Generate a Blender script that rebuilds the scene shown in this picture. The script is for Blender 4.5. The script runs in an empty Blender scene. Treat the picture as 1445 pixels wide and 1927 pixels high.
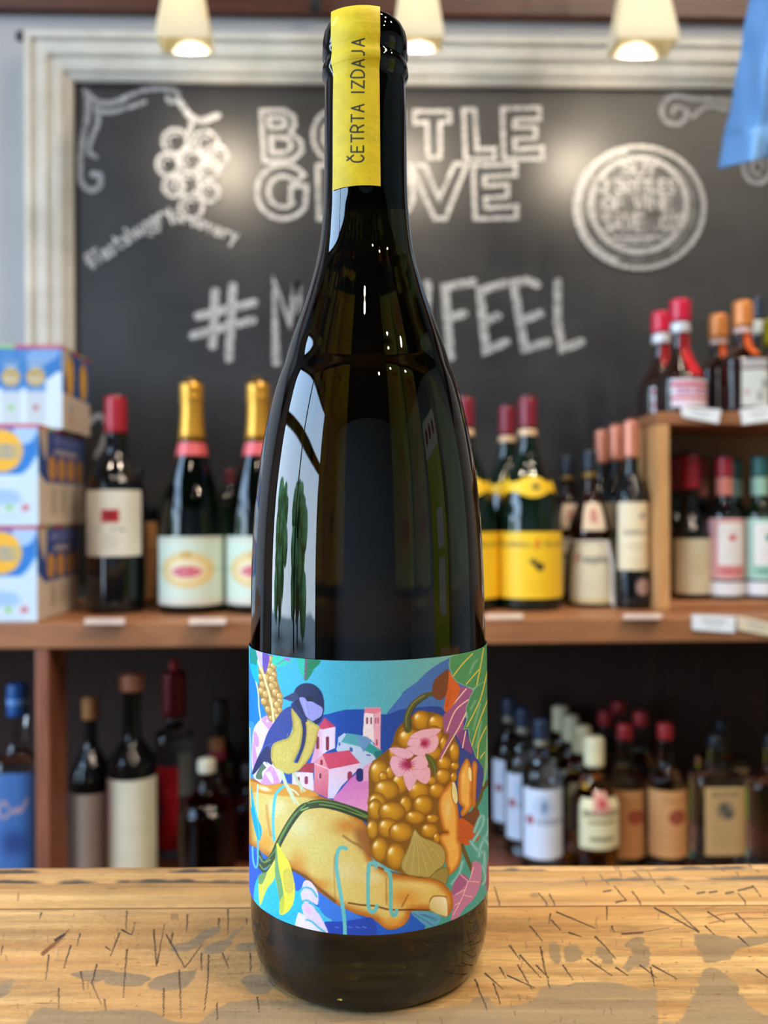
import bpy, math, random
import numpy as np
from mathutils import Matrix, Vector

random.seed(7)
rng = np.random.default_rng(11)
sc = bpy.context.scene
col = sc.collection

# ------------------------------------------------------------------ camera
F, PW, PH = 1650.0, 1445.0, 1927.0
CZ = 1.10
PSI, RHO = math.radians(2.0), math.radians(0.30)
CAM = np.array([0.0, 0.0, CZ])
_f = np.array([math.sin(PSI), math.cos(PSI), 0.0])
_r0 = np.array([math.cos(PSI), -math.sin(PSI), 0.0])
_u0 = np.array([0.0, 0.0, 1.0])
_r = math.cos(RHO) * _r0 - math.sin(RHO) * _u0
_u = math.sin(RHO) * _r0 + math.cos(RHO) * _u0
cd = bpy.data.cameras.new('camera')
cam = bpy.data.objects.new('camera', cd)
col.objects.link(cam)
cam.matrix_world = Matrix(((_r[0], _u[0], -_f[0], 0), (_r[1], _u[1], -_f[1], 0), (_r[2], _u[2], -_f[2], CZ), (0, 0, 0, 1)))
cd.sensor_fit = 'VERTICAL'
cd.sensor_height = 36.0
cd.lens = 36.0 * F / PH
cd.clip_start = 0.01
cd.dof.use_dof = True
cd.dof.focus_distance = 0.256
cd.dof.aperture_fstop = 10.8
sc.camera = cam

# ------------------------------------------------------------------ world, lamps, exposure
w = bpy.data.worlds.new('sky')
sc.world = w
w.use_nodes = True
nt = w.node_tree
nt.nodes.clear()
wo = nt.nodes.new('ShaderNodeOutputWorld')
wb = nt.nodes.new('ShaderNodeBackground')
wt = nt.nodes.new('ShaderNodeTexCoord')
ws = nt.nodes.new('ShaderNodeSeparateXYZ')
wr = nt.nodes.new('ShaderNodeValToRGB')
wr.color_ramp.elements[0].position = 0.0
wr.color_ramp.elements[0].color = (0.70, 0.84, 1.0, 1)
wr.color_ramp.elements[1].position = 0.6
wr.color_ramp.elements[1].color = (0.40, 0.65, 1.0, 1)
nt.links.new(wt.outputs['Generated'], ws.inputs[0])
nt.links.new(ws.outputs['Z'], wr.inputs[0])
nt.links.new(wr.outputs[0], wb.inputs[0])
wb.inputs[1].default_value = 15.0
nt.links.new(wb.outputs[0], wo.inputs[0])
sc.view_settings.view_transform = 'Standard'
sc.view_settings.look = 'None'
sc.view_settings.gamma = 1.0
sc.view_settings.use_curve_mapping = False
sc.view_settings.exposure = 0.06
cy = sc.cycles
cy.use_denoising = True
cy.caustics_reflective = False
cy.caustics_refractive = False
cy.sample_clamp_indirect = 6.0
cy.max_bounces = 10
cy.transmission_bounces = 8
cy.transparent_max_bounces = 8

WIN_Y0, WIN_Y1, WIN_Z0, WIN_Z1, WALL_X = -1.7, 0.95, 0.55, 2.75, -2.3
def light(name, kind, loc, energy, color, **kw):
    l = bpy.data.lights.new(name, kind)
    l.energy = energy
    l.color = color
    aim = kw.pop('aim', None)
    portal = kw.pop('portal', False)
    for k, v in kw.items():
        setattr(l, k, v)
    o = bpy.data.objects.new(name, l)
    o.location = loc
    if aim is not None:
        d = Vector(aim) - Vector(loc)
        o.rotation_euler = d.to_track_quat('-Z', 'Y').to_euler()
    if portal:
        l.cycles.is_portal = True
    col.objects.link(o)
    return o
light('window_portal', 'AREA', (WALL_X - 0.12, (WIN_Y0 + WIN_Y1) / 2, (WIN_Z0 + WIN_Z1) / 2), 1.0, (1, 1, 1), aim=(0, (WIN_Y0 + WIN_Y1) / 2, (WIN_Z0 + WIN_Z1) / 2),
      shape='RECTANGLE', size=2.7, size_y=2.2, portal=True)
WARM = (1.0, 0.84, 0.66)
DOWNLIGHTS = [(-0.55, -0.25), (0.25, 0.1), (0.9, -0.5), (-0.1, -1.0), (0.55, -1.6), (1.4, 0.35), (-0.9, 0.55), (0.35, 0.8), (1.0, 0.15), (1.3, -0.3), (0.62, -0.15), (0.62, 0.42), (1.7, -0.9), (1.0, -1.2)]
DOWN_W = 17.0

# ------------------------------------------------------------------ projection helpers
def ray(px, py):
    return _f + (px - PW / 2) / F * _r + (PH / 2 - py) / F * _u
def at(px, py, Y):
    d = ray(px, py)
    return CAM + d * (Y / d[1])
def mpp(px, Y):
    return Y / ray(px, 963)[1] / F
def on_z(px, py, z):
    d = ray(px, py)
    return CAM + d * ((z - CZ) / d[2])
def project(P):
    q = np.asarray(P, float) - CAM
    dz = q @ _f
    return PW / 2 + F * (q @ _r) / dz, PH / 2 - F * (q @ _u) / dz

# ------------------------------------------------------------------ object helpers
def tag(o, label=None, cat=None, group=None, kind=None):
    if label: o['label'] = label
    if cat: o['category'] = cat
    if group: o['group'] = group
    if kind: o['kind'] = kind
    return o
def empty(name, loc=(0, 0, 0), label=None, cat=None, group=None, kind=None, rz=0.0):
    o = bpy.data.objects.new(name, None)
    o.empty_display_size = 0.02
    o.location = loc
    o.rotation_euler = (0, 0, rz)
    col.objects.link(o)
    return tag(o, label, cat, group, kind)
def mk(name, V, Fc, mats, parent=None, smooth=False, mi=None, loc=None):
    me = bpy.data.meshes.new(name)
    me.from_pydata([tuple(map(float, v)) for v in V], [], [tuple(map(int, f)) for f in Fc])
    if not isinstance(mats, (list, tuple)): mats = [mats]
    for m in mats: me.materials.append(m)
    if smooth: me.polygons.foreach_set('use_smooth', [True] * len(me.polygons))
    if mi is not None: me.polygons.foreach_set('material_index', mi)
    me.update()
    o = bpy.data.objects.new(name, me)
    col.objects.link(o)
    if parent is not None: o.parent = parent
    if loc is not None: o.location = loc
    return o
def sharp(o, deg=40):
    m = o.modifiers.new('bevel', 'BEVEL'); m.width = deg
    return o
class MB:
    def __init__(s): s.v = []; s.f = []
    def add(s, V, Fc):
        n = len(s.v); s.v += [tuple(v) for v in V]; s.f += [tuple(i + n for i in f) for f in Fc]
        return s
    def box(s, x0, x1, y0, y1, z0, z1):
        return s.add([(x0, y0, z0), (x1, y0, z0), (x1, y1, z0), (x0, y1, z0), (x0, y0, z1), (x1, y0, z1), (x1, y1, z1), (x0, y1, z1)],
                     [(3, 2, 1, 0), (4, 5, 6, 7), (0, 1, 5, 4), (1, 2, 6, 5), (2, 3, 7, 6), (3, 0, 4, 7)])
    def build(s, name, mats, parent=None, smooth=False, bevel=0, loc=None):
        o = mk(name, s.v, s.f, mats, parent, smooth, loc=loc)
        if bevel:
            b = o.modifiers.new('bevel', 'BEVEL'); b.width = bevel; b.segments = 2; b.limit_method = 'ANGLE'
        return o
def box(name, x0, x1, y0, y1, z0, z1, m, parent=None, bevel=0):
    return MB().box(x0, x1, y0, y1, z0, z1).build(name, m, parent, bevel=bevel)
def copy_tree(o, parent=None):
    c = o.copy(); col.objects.link(c)
    if parent is not None: c.parent = parent
    for ch in list(o.children): copy_tree(ch, c)
    return c
def catmull(P, closed=False, n=5):
    P = np.asarray(P, float)
    m = len(P)
    if m < 3: return P
    out = []
    rngi = range(m if closed else m - 1)
    t = np.linspace(0, 1, n, endpoint=False)[:, None]
    for i in rngi:
        if closed: a, b, c, d = P[i - 1], P[i], P[(i + 1) % m], P[(i + 2) % m]
        else: a, b, c, d = P[max(i - 1, 0)], P[i], P[i + 1], P[min(i + 2, m - 1)]
        out.append(0.5 * ((2 * b) + (-a + c) * t + (2 * a - 5 * b + 4 * c - d) * t ** 2 + (-a + 3 * b - 3 * c + d) * t ** 3))
    out = np.concatenate(out)
    if not closed: out = np.vstack([out, P[-1]])
    return out
def lathe(prof, seg=40, n=2.0, dr=1.0):
    """prof [(r,z)] top to bottom; superellipse exponent n, depth ratio dr; closed at both ends."""
    V, Fc = [], []
    rings = []
    for r, z in prof:
        if r < 1e-6:
            rings.append([len(V)]); V.append((0, 0, z)); continue
        ids = []
        for k in range(seg):
            t = 2 * math.pi * k / seg
            c, s_ = math.cos(t), math.sin(t)
            ids.append(len(V))
            V.append((r * math.copysign(abs(c) ** (2 / n), c), dr * r * math.copysign(abs(s_) ** (2 / n), s_), z))
        rings.append(ids)
    for a, b in zip(rings[:-1], rings[1:]):
        if len(a) == 1:
            for k in range(seg): Fc.append((a[0], b[k], b[(k + 1) % seg]))
        elif len(b) == 1:
            for k in range(seg): Fc.append((a[k], b[0], a[(k + 1) % seg]))
        else:
            for k in range(seg): Fc.append((a[k], b[k], b[(k + 1) % seg], a[(k + 1) % seg]))
    return V, Fc
def tube(path, r, seg=8):
    P = np.asarray(path, float); V = []; Fc = []
    for i, p in enumerate(P):
        t = P[min(i + 1, len(P) - 1)] - P[max(i - 1, 0)]
        t /= np.linalg.norm(t) + 1e-12
        a = np.cross(t, (0.31, 0.87, 0.21)); a /= np.linalg.norm(a); b = np.cross(t, a)
        for k in range(seg):
            an = 2 * math.pi * k / seg
            V.append(p + r * (math.cos(an) * a + math.sin(an) * b))
    for i in range(len(P) - 1):
        for k in range(seg):
            Fc.append((i * seg + k, i * seg + (k + 1) % seg, (i + 1) * seg + (k + 1) % seg, (i + 1) * seg + k))
    Fc.append(tuple(range(seg))[::-1]); Fc.append(tuple((len(P) - 1) * seg + k for k in range(seg)))
    return V, Fc

# ------------------------------------------------------------------ materials
def srgb(c):
    c = np.asarray(c, float) / 255.0
    return np.where(c <= 0.04045, c / 12.92, ((c + 0.055) / 1.055) ** 2.4)
def rgba(c):
    return tuple(float(x) for x in srgb(c)) + (1.0,)
def base_mat(name):
    m = bpy.data.materials.new(name); m.use_nodes = True
    b = m.node_tree.nodes['Principled BSDF']
    return m, m.node_tree, b
def plain(name, c, rough=0.5, var=0.12, scale=60.0, metal=0.0, bump=0.0, spec=0.5, stretch=None):
    m, t, b = base_mat(name)
    tc = t.nodes.new('ShaderNodeTexCoord'); nz = t.nodes.new('ShaderNodeTexNoise'); mp = t.nodes.new('ShaderNodeMapping')
    if stretch: mp.inputs['Scale'].default_value = stretch
    t.links.new(tc.outputs['Object'], mp.inputs[0]); t.links.new(mp.outputs[0], nz.inputs['Vector'])
    nz.inputs['Scale'].default_value = scale; nz.inputs['Detail'].default_value = 4
    r = t.nodes.new('ShaderNodeValToRGB'); k = srgb(c)
    r.color_ramp.elements[0].color = tuple(np.clip(k * (1 - var), 0, 1)) + (1,)
    r.color_ramp.elements[1].color = tuple(np.clip(k * (1 + var), 0, 1)) + (1,)
    r.color_ramp.elements[0].position = 0.3; r.color_ramp.elements[1].position = 0.7
    t.links.new(nz.outputs[0], r.inputs[0]); t.links.new(r.outputs[0], b.inputs['Base Color'])
    b.inputs['Roughness'].default_value = rough; b.inputs['Metallic'].default_value = metal
    b.inputs['Specular IOR Level'].default_value = spec
    if bump:
        bp = t.nodes.new('ShaderNodeBump'); bp.inputs['Strength'].default_value = bump; bp.inputs['Distance'].default_value = 0.002
        t.links.new(nz.outputs[0], bp.inputs['Height']); t.links.new(bp.outputs[0], b.inputs['Normal'])
    return m
def glass(name, c, trans=0.0, rough=0.03, ior=1.5, lin=False):
    m, t, b = base_mat(name)
    k = c if lin else tuple(srgb(c))
    tc = t.nodes.new('ShaderNodeTexCoord'); nz = t.nodes.new('ShaderNodeTexNoise'); nz.inputs['Scale'].default_value = 9
    mx = t.nodes.new('ShaderNodeMix'); mx.data_type = 'RGBA'
    mx.inputs[6].default_value = tuple(x * 0.9 for x in k) + (1,); mx.inputs[7].default_value = tuple(min(1, x * 1.1) for x in k) + (1,)
    t.links.new(tc.outputs['Object'], nz.inputs['Vector']); t.links.new(nz.outputs[0], mx.inputs[0]); t.links.new(mx.outputs[2], b.inputs['Base Color'])
    b.inputs['Roughness'].default_value = rough; b.inputs['IOR'].default_value = ior
    b.inputs['Transmission Weight'].default_value = trans
    return m
def printed(name, rough=0.55, spec=0.4, bump=0.0, bscale=900):
    m, t, b = base_mat(name)
    a = t.nodes.new('ShaderNodeVertexColor'); a.layer_name = 'Col'
    nz = t.nodes.new('ShaderNodeTexNoise'); nz.inputs['Scale'].default_value = bscale
    tc = t.nodes.new('ShaderNodeTexCoord'); t.links.new(tc.outputs['Object'], nz.inputs['Vector'])
    mr = t.nodes.new('ShaderNodeMapRange'); mr.inputs['To Min'].default_value = 0.94; mr.inputs['To Max'].default_value = 1.06
    t.links.new(nz.outputs[0], mr.inputs[0])
    mx = t.nodes.new('ShaderNodeMix'); mx.data_type = 'RGBA'; mx.blend_type = 'MULTIPLY'; mx.inputs[0].default_value = 1
    cb = t.nodes.new('ShaderNodeCombineColor')
    for i in range(3): t.links.new(mr.outputs[0], cb.inputs[i])
    t.links.new(a.outputs[0], mx.inputs[6]); t.links.new(cb.outputs[0], mx.inputs[7]); t.links.new(mx.outputs[2], b.inputs['Base Color'])
    b.inputs['Roughness'].default_value = rough; b.inputs['Specular IOR Level'].default_value = spec
    if bump:
        bp = t.nodes.new('ShaderNodeBump'); bp.inputs['Strength'].default_value = bump; bp.inputs['Distance'].default_value = 0.0004
        t.links.new(nz.outputs[0], bp.inputs['Height']); t.links.new(bp.outputs[0], b.inputs['Normal'])
    return m
def wood(name, c0, c1, rough=0.5, stretch=(2, 30, 30), scale=3.0, bump=0.15):
    m, t, b = base_mat(name)
    tc = t.nodes.new('ShaderNodeTexCoord'); mp = t.nodes.new('ShaderNodeMapping'); nz = t.nodes.new('ShaderNodeTexNoise')
    mp.inputs['Scale'].default_value = stretch; nz.inputs['Scale'].default_value = scale; nz.inputs['Detail'].default_value = 8; nz.inputs['Roughness'].default_value = 0.65
    t.links.new(tc.outputs['Object'], mp.inputs[0]); t.links.new(mp.outputs[0], nz.inputs['Vector'])
    r = t.nodes.new('ShaderNodeValToRGB'); r.color_ramp.elements[0].color = rgba(c0); r.color_ramp.elements[1].color = rgba(c1)
    r.color_ramp.elements[0].position = 0.32; r.color_ramp.elements[1].position = 0.68
    t.links.new(nz.outputs[0], r.inputs[0]); t.links.new(r.outputs[0], b.inputs['Base Color'])
    b.inputs['Roughness'].default_value = rough
    bp = t.nodes.new('ShaderNodeBump'); bp.inputs['Strength'].default_value = bump; bp.inputs['Distance'].default_value = 0.001
    t.links.new(nz.outputs[0], bp.inputs['Height']); t.links.new(bp.outputs[0], b.inputs['Normal'])
    return m

# ------------------------------------------------------------------ vertex-colour printing on fine grids
def hash2(ix, iy, s):
    h = (ix.astype(np.int64) * 374761393 + iy.astype(np.int64) * 668265263 + s * 974711) & 0x7fffffff
    h = ((h ^ (h >> 13)) * 1274126177) & 0x7fffffff
    return ((h ^ (h >> 16)) & 0xffff) / 65535.0
def vnoise(x, y, s=0):
    ix, iy = np.floor(x), np.floor(y); fx, fy = x - ix, y - iy
    fx = fx * fx * (3 - 2 * fx); fy = fy * fy * (3 - 2 * fy)
    a, b, c, d = hash2(ix, iy, s), hash2(ix + 1, iy, s), hash2(ix, iy + 1, s), hash2(ix + 1, iy + 1, s)
    return (a * (1 - fx) + b * fx) * (1 - fy) + (c * (1 - fx) + d * fx) * fy
def fbm(x, y, s=0, o=4):
    v = 0; a = 0.5
    for i in range(o):
        v = v + a * vnoise(x * 2 ** i, y * 2 ** i, s + i); a *= 0.5
    return v / (1 - 0.5 ** o)
FONT = {
 'A': [[(0,0),(.5,1),(1,0)],[(.2,.35),(.8,.35)]], 'B': [[(0,0),(0,1),(.6,1),(.85,.85),(.85,.65),(.6,.53),(0,.53)],[(.6,.53),(.95,.4),(.95,.15),(.65,0),(0,0)]],
 'C': [[(.95,.82),(.7,1),(.35,1),(.05,.75),(.05,.25),(.35,0),(.7,0),(.95,.18)]], 'D': [[(0,0),(0,1),(.5,1),(.95,.75),(.95,.25),(.5,0),(0,0)]],
 'E': [[(.85,1),(0,1),(0,0),(.85,0)],[(0,.52),(.7,.52)]], 'F': [[(.85,1),(0,1),(0,0)],[(0,.52),(.7,.52)]],
 'G': [[(.95,.82),(.7,1),(.35,1),(.05,.75),(.05,.25),(.35,0),(.7,0),(.95,.18),(.95,.48),(.6,.48)]], 'H': [[(0,0),(0,1)],[(1,0),(1,1)],[(0,.52),(1,.52)]],
 'I': [[(.5,0),(.5,1)]], 'J': [[(.75,1),(.75,.2),(.5,0),(.2,.02)]], 'K': [[(0,0),(0,1)],[(.9,1),(0,.45)],[(.25,.6),(.95,0)]], 'L': [[(0,1),(0,0),(.85,0)]],
 'M': [[(0,0),(0,1),(.5,.3),(1,1),(1,0)]], 'N': [[(0,0),(0,1),(1,0),(1,1)]], 'O': [[(.5,1),(.1,.8),(.0,.5),(.1,.2),(.5,0),(.9,.2),(1,.5),(.9,.8),(.5,1)]],
 'P': [[(0,0),(0,1),(.6,1),(.9,.85),(.9,.6),(.6,.45),(0,.45)]], 'R': [[(0,0),(0,1),(.6,1),(.88,.85),(.88,.65),(.6,.5),(0,.5)],[(.5,.5),(.95,0)]],
 'S': [[(.9,.85),(.6,1),(.3,1),(.05,.8),(.2,.58),(.8,.42),(.95,.2),(.7,0),(.35,0),(.05,.15)]], 'T': [[(0,1),(1,1)],[(.5,1),(.5,0)]],
 'U': [[(0,1),(0,.25),(.25,0),(.75,0),(1,.25),(1,1)]], 'V': [[(0,1),(.5,0),(1,1)]], 'W': [[(0,1),(.25,0),(.5,.7),(.75,0),(1,1)]],
 'X': [[(0,0),(1,1)],[(0,1),(1,0)]], 'Y': [[(0,1),(.5,.5),(1,1)],[(.5,.5),(.5,0)]], 'Z': [[(0,1),(.95,1),(0,0),(.95,0)]],
 '0': [[(.5,1),(.05,.75),(.05,.25),(.5,0),(.95,.25),(.95,.75),(.5,1)]], '1': [[(.3,.8),(.5,1),(.5,0)]], '2': [[(.05,.8),(.4,1),(.85,.85),(.8,.55),(0,0),(.95,0)]],
 '%': [[(0,0),(1,1)],[(.2,1),(.05,.85),(.2,.7),(.35,.85),(.2,1)],[(.8,.3),(.65,.15),(.8,0),(.95,.15),(.8,.3)]],
 '#': [[(.25,0),(.4,1)],[(.65,0),(.8,1)],[(0,.35),(.95,.35)],[(.05,.68),(1,.68)]], "'": [[(.5,1),(.5,.75)]], '-': [[(.1,.5),(.9,.5)]],
 'a': [[(.85,.5),(.5,.62),(.1,.4),(.1,.12),(.45,0),(.85,.2)],[(.85,.6),(.85,0)]], 'b': [[(.1,1),(.1,0),(.6,0),(.9,.25),(.6,.6),(.1,.5)]], 'c': [[(.85,.52),(.5,.62),(.1,.4),(.1,.15),(.5,0),(.85,.1)]],
 'd': [[(.9,1),(.9,0)],[(.9,.5),(.5,.62),(.1,.4),(.1,.12),(.5,0),(.9,.15)]], 'e': [[(.1,.32),(.85,.35),(.75,.58),(.4,.62),(.1,.35),(.2,.06),(.5,0),(.85,.1)]], 'f': [[(.8,.95),(.5,1),(.4,.8),(.4,0)],[(.1,.6),(.75,.6)]],
 'g': [[(.85,.55),(.5,.62),(.1,.4),(.2,.08),(.85,.2)],[(.85,.62),(.85,-.2),(.5,-.4),(.1,-.28)]], 'h': [[(.1,1),(.1,0)],[(.1,.45),(.5,.62),(.85,.45),(.85,0)]], 'i': [[(.5,.6),(.5,0)],[(.5,.85),(.5,.8)]],
 'l': [[(.5,1),(.5,0)]], 'n': [[(.1,.6),(.1,0)],[(.1,.45),(.5,.62),(.85,.45),(.85,0)]], 'o': [[(.5,.62),(.1,.45),(.1,.15),(.5,0),(.9,.15),(.9,.45),(.5,.62)]], 'p': [[(.1,.6),(.1,-.4)],[(.1,.5),(.5,.62),(.9,.4),(.6,0),(.1,.1)]],
 'r': [[(.15,.6),(.15,0)],[(.15,.42),(.5,.62),(.85,.55)]], 's': [[(.8,.55),(.4,.62),(.15,.45),(.75,.2),(.5,0),(.1,.06)]], 't': [[(.45,.95),(.45,.1),(.7,0)],[(.1,.62),(.85,.62)]], 'u': [[(.1,.6),(.1,.12),(.45,0),(.85,.2)],[(.85,.6),(.85,0)]],
 'v': [[(.1,.6),(.5,0),(.9,.6)]], 'y': [[(.1,.6),(.45,.05)],[(.9,.6),(.3,-.4)]], ' ': [], '&': [[(.95,0),(.2,.75),(.4,1),(.65,.8),(.1,.3),(.35,0),(.9,.4)]],
}
FONT['\u010c'] = FONT['C'] + [[(.25, 1.32), (.5, 1.12), (.75, 1.32)]]
NARROW = {'I': .35, '1': .5, 'l': .35, 'i': .3, "'": .3, ' ': .6}
def text_strokes(s, cx, cy, h, width, sp=0.32):
    """polylines of a word centred on (cx,cy) in image-like coordinates (y down)"""
    adv = [NARROW.get(c, 1.0) for c in s]
    tot = sum(adv) + sp * (len(s) - 1)
    k = width / tot; x = cx - width / 2; out = []
    for c, a in zip(s, adv):
        for st in FONT.get(c, FONT.get(c.upper(), [])):
            if a < 1: pts = [(x + ((p[0] - .5) * a * 1.0 + a / 2) * k, cy + h / 2 - p[1] * h) for p in st]
            else: pts = [(x + p[0] * k, cy + h / 2 - p[1] * h) for p in st]
            out.append(pts)
        x += (a + sp) * k
    return out
class Art:
    def __init__(s, X, Y, base):
        s.X, s.Y = X, Y; s.C = np.tile(np.asarray(base, float), (len(X), 1)); s.t = (0, 0, 1.0)
    def at(s, ox=0, oy=0, k=1.0): s.t = (ox, oy, k); return s
    def P(s, pts):
        p = np.asarray(pts, float); return np.stack([s.t[0] + p[:, 0] / s.t[2], s.t[1] + p[:, 1] / s.t[2]], 1)
    def _sel(s, p, pad):
        return np.nonzero((s.X > p[:, 0].min() - pad) & (s.X < p[:, 0].max() + pad) & (s.Y > p[:, 1].min() - pad) & (s.Y < p[:, 1].max() + pad))[0]
    def _col(s, c, x, y):
        if isinstance(c[0], str):
            _, p0, c0, p1, c1 = c
            p0, p1 = s.P([p0, p1]); d = p1 - p0
            u = np.clip(((x - p0[0]) * d[0] + (y - p0[1]) * d[1]) / (d @ d), 0, 1)[:, None]
            return np.asarray(c0, float) * (1 - u) + np.asarray(c1, float) * u
        return np.asarray(c, float)
    def _mix(s, i, a, c):
        a = a[:, None]; s.C[i] = s.C[i] * (1 - a) + c * a
    def poly(s, pts, c, sm=True, f=1.0, edge=None, a=1.0, n=4):
        p = s.P(pts)
        if sm: p = catmull(p, True, n)
        i = s._sel(p, f + 1)
        if len(i) == 0: return s
        x, y = s.X[i], s.Y[i]
        d = np.full(len(i), 1e9); ins = np.zeros(len(i), bool)
        for (ax, ay), (bx, by) in zip(p, np.roll(p, -1, 0)):
            ex, ey = bx - ax, by - ay
            u = np.clip(((x - ax) * ex + (y - ay) * ey) / (ex * ex + ey * ey + 1e-12), 0, 1)
            d = np.minimum(d, (x - ax - u * ex) ** 2 + (y - ay - u * ey) ** 2)
            cr = (ay > y) != (by > y)
            ins ^= cr & (x < ex * (y - ay) / (ey if abs(ey) > 1e-12 else 1e-12) + ax)
        d = np.sqrt(d); sd = np.where(ins, d, -d)
        al = np.clip(0.5 + sd / f, 0, 1) * a
        cc = s._col(c, x, y)
        if edge is not None:
            u = np.clip(sd / edge[1], 0, 1)[:, None]; u = u * u * (3 - 2 * u)
            cc = np.asarray(edge[0], float) * (1 - u) + cc * u
        s._mix(i, al, cc)
        return s
    def stroke(s, pts, wd, c, sm=True, f=1.0, a=1.0, w2=None, n=5):
        p = s.P(pts)
        if sm: p = catmull(p, False, n)
        wd = wd / s.t[2]; w2 = wd if w2 is None else w2 / s.t[2]
        i = s._sel(p, max(wd, w2) / 2 + f + 1)
        if len(i) == 0: return s
        x, y = s.X[i], s.Y[i]; best = np.full(len(i), -1e9); m = len(p) - 1
        for k in range(m):
            (ax, ay), (bx, by) = p[k], p[k + 1]; ex, ey = bx - ax, by - ay
            u = np.clip(((x - ax) * ex + (y - ay) * ey) / (ex * ex + ey * ey + 1e-12), 0, 1)
            best = np.maximum(best, (wd + (w2 - wd) * (k + u) / m) / 2 - np.hypot(x - ax - u * ex, y - ay - u * ey))
        s._mix(i, np.clip(0.5 + best / f, 0, 1) * a, s._col(c, x, y))
        return s
    def ell(s, cx, cy, rx, ry, c, f=1.0, a=1.0, rot=0.0, rim=None):
        (cx, cy), = s.P([(cx, cy)]); rx /= s.t[2]; ry /= s.t[2]
        R = max(rx, ry) + f + 1
        i = np.nonzero((abs(s.X - cx) < R) & (abs(s.Y - cy) < R))[0]
        if len(i) == 0: return s
        co, si = math.cos(rot), math.sin(rot)
        u = (s.X[i] - cx) * co + (s.Y[i] - cy) * si; v = -(s.X[i] - cx) * si + (s.Y[i] - cy) * co
        q = np.hypot(u / rx, v / ry); sd = (1 - q) * min(rx, ry)
        cc = s._col(c, s.X[i], s.Y[i])
        if rim is not None:
            k = np.clip(q, 0, 1)[:, None] ** 3; cc = cc * (1 - k) + np.asarray(rim, float) * k
        s._mix(i, np.clip(0.5 + sd / f, 0, 1) * a, cc)
        return s
    def blob(s, cx, cy, rx, ry, c, a=0.8, rot=0.0):
        (cx, cy), = s.P([(cx, cy)]); rx /= s.t[2]; ry /= s.t[2]; R = max(rx, ry)
        i = np.nonzero((abs(s.X - cx) < R) & (abs(s.Y - cy) < R))[0]
        co, si = math.cos(rot), math.sin(rot)
        u = (s.X[i] - cx) * co + (s.Y[i] - cy) * si; v = -(s.X[i] - cx) * si + (s.Y[i] - cy) * co
        q = np.clip(1 - np.hypot(u / rx, v / ry), 0, 1); q = q * q * (3 - 2 * q)
        s._mix(i, q * a, np.asarray(c, float)); return s
    def ball(s, cx, cy, rx, ry, c=(196, 146, 38), rim=(128, 84, 20), hi=(246, 226, 150), rot=0.0):
        s.ell(cx, cy, rx, ry, c, rot=rot, rim=rim)
        s.blob(cx - .25 * rx, cy - .25 * ry, .75 * rx, .75 * ry, tuple(min(255, v * 1.12) for v in c), .8)
        s.blob(cx - .42 * rx, cy - .35 * ry, .44 * rx, .50 * ry, hi, .75, .5).ell(cx - .48 * rx, cy - .42 * ry, .12 * rx, .22 * ry, (255, 246, 214), f=1.6, a=.85, rot=.5)
        return s
    def text(s, t, cx, cy, h, width, c, wd, a=1.0, sp=.32):
        for st in text_strokes(t, cx, cy, h, width, sp): s.stroke(st, wd, c, sm=False, a=a)
        return s
    def lines(s, cx, y0, y1, n, width, c, a=.6, wd=1.4):
        for k in range(n):
            wq = width * (.55 + .45 * random.random())
            y = y0 + (y1 - y0) * (k + .5) / n
            s.stroke([(cx - wq / 2, y), (cx + wq / 2, y)], wd, c, sm=False, a=a)
        return s
def grid_mesh(name, POS, C, mat, parent=None, smooth=True, flip=False):
    """POS (rows, cols, 3), C (rows*cols, 3) in sRGB 0..255"""
    R, K = POS.shape[:2]
    me = bpy.data.meshes.new(name)
    me.vertices.add(R * K); me.vertices.foreach_set('co', POS.reshape(-1).astype(np.float32))
    i = np.arange(R * K).reshape(R, K)
    q = np.stack([i[:-1, :-1], i[:-1, 1:], i[1:, 1:], i[1:, :-1]], -1).reshape(-1, 4)
    if flip: q = q[:, ::-1]
    nq = len(q)
    me.loops.add(nq * 4); me.loops.foreach_set('vertex_index', q.reshape(-1).astype(np.int32))
    me.polygons.add(nq); me.polygons.foreach_set('loop_start', np.arange(0, nq * 4, 4, dtype=np.int32))
    me.polygons.foreach_set('loop_total', np.full(nq, 4, dtype=np.int32))
    me.polygons.foreach_set('use_smooth', np.full(nq, smooth))
    me.update(calc_edges=True); me.validate()
    ca = me.color_attributes.new('Col', 'FLOAT_COLOR', 'POINT')
    rg = np.ones((R * K, 4), np.float32); rg[:, :3] = srgb(np.clip(C, 0, 255)); ca.data.foreach_set('color', rg.reshape(-1))
    me.materials.append(mat)
    o = bpy.data.objects.new(name, me); col.objects.link(o)
    if parent is not None: o.parent = parent
    return o
PRINT = printed('printed_paper', 0.5, 0.4)
PRINT_CARD = printed('printed_carton', 0.45, 0.45)
# ================================================================== structure
M_WALL = plain('wall_paint', (196, 205, 214), 0.7, 0.04, 3)
M_WALL_BACK = plain('pale_grey_wall_paint', (166, 164, 164), 0.65, 0.05, 4)
M_CEIL = plain('dark_ceiling_paint', (66, 62, 60), 0.8, 0.03, 3)
M_FLOOR = wood('floor_boards', (92, 66, 46), (128, 96, 66), 0.45, (1, 12, 1), 4)
M_BEAM = wood('dark_beam_wood', (56, 25, 14), (86, 42, 24), 0.45, (1.5, 20, 20), 4)
M_WHITE = plain('white_trim', (224, 222, 214), 0.4, 0.04, 12)
X0, X1, Y0, Y1, ZC = WALL_X, 2.7, -3.0, 1.462, 2.9
T = 0.12
floor = MB().box(X0 - T, X1 + T, Y0 - T, Y1 + T, -0.08, 0).build('floor', M_FLOOR); tag(floor, kind='structure')
ceil = MB().box(X0 - T, X1 + T, Y0 - T, Y1 + T, ZC, ZC + 0.1).build('ceiling', M_CEIL); tag(ceil, kind='structure')
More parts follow.
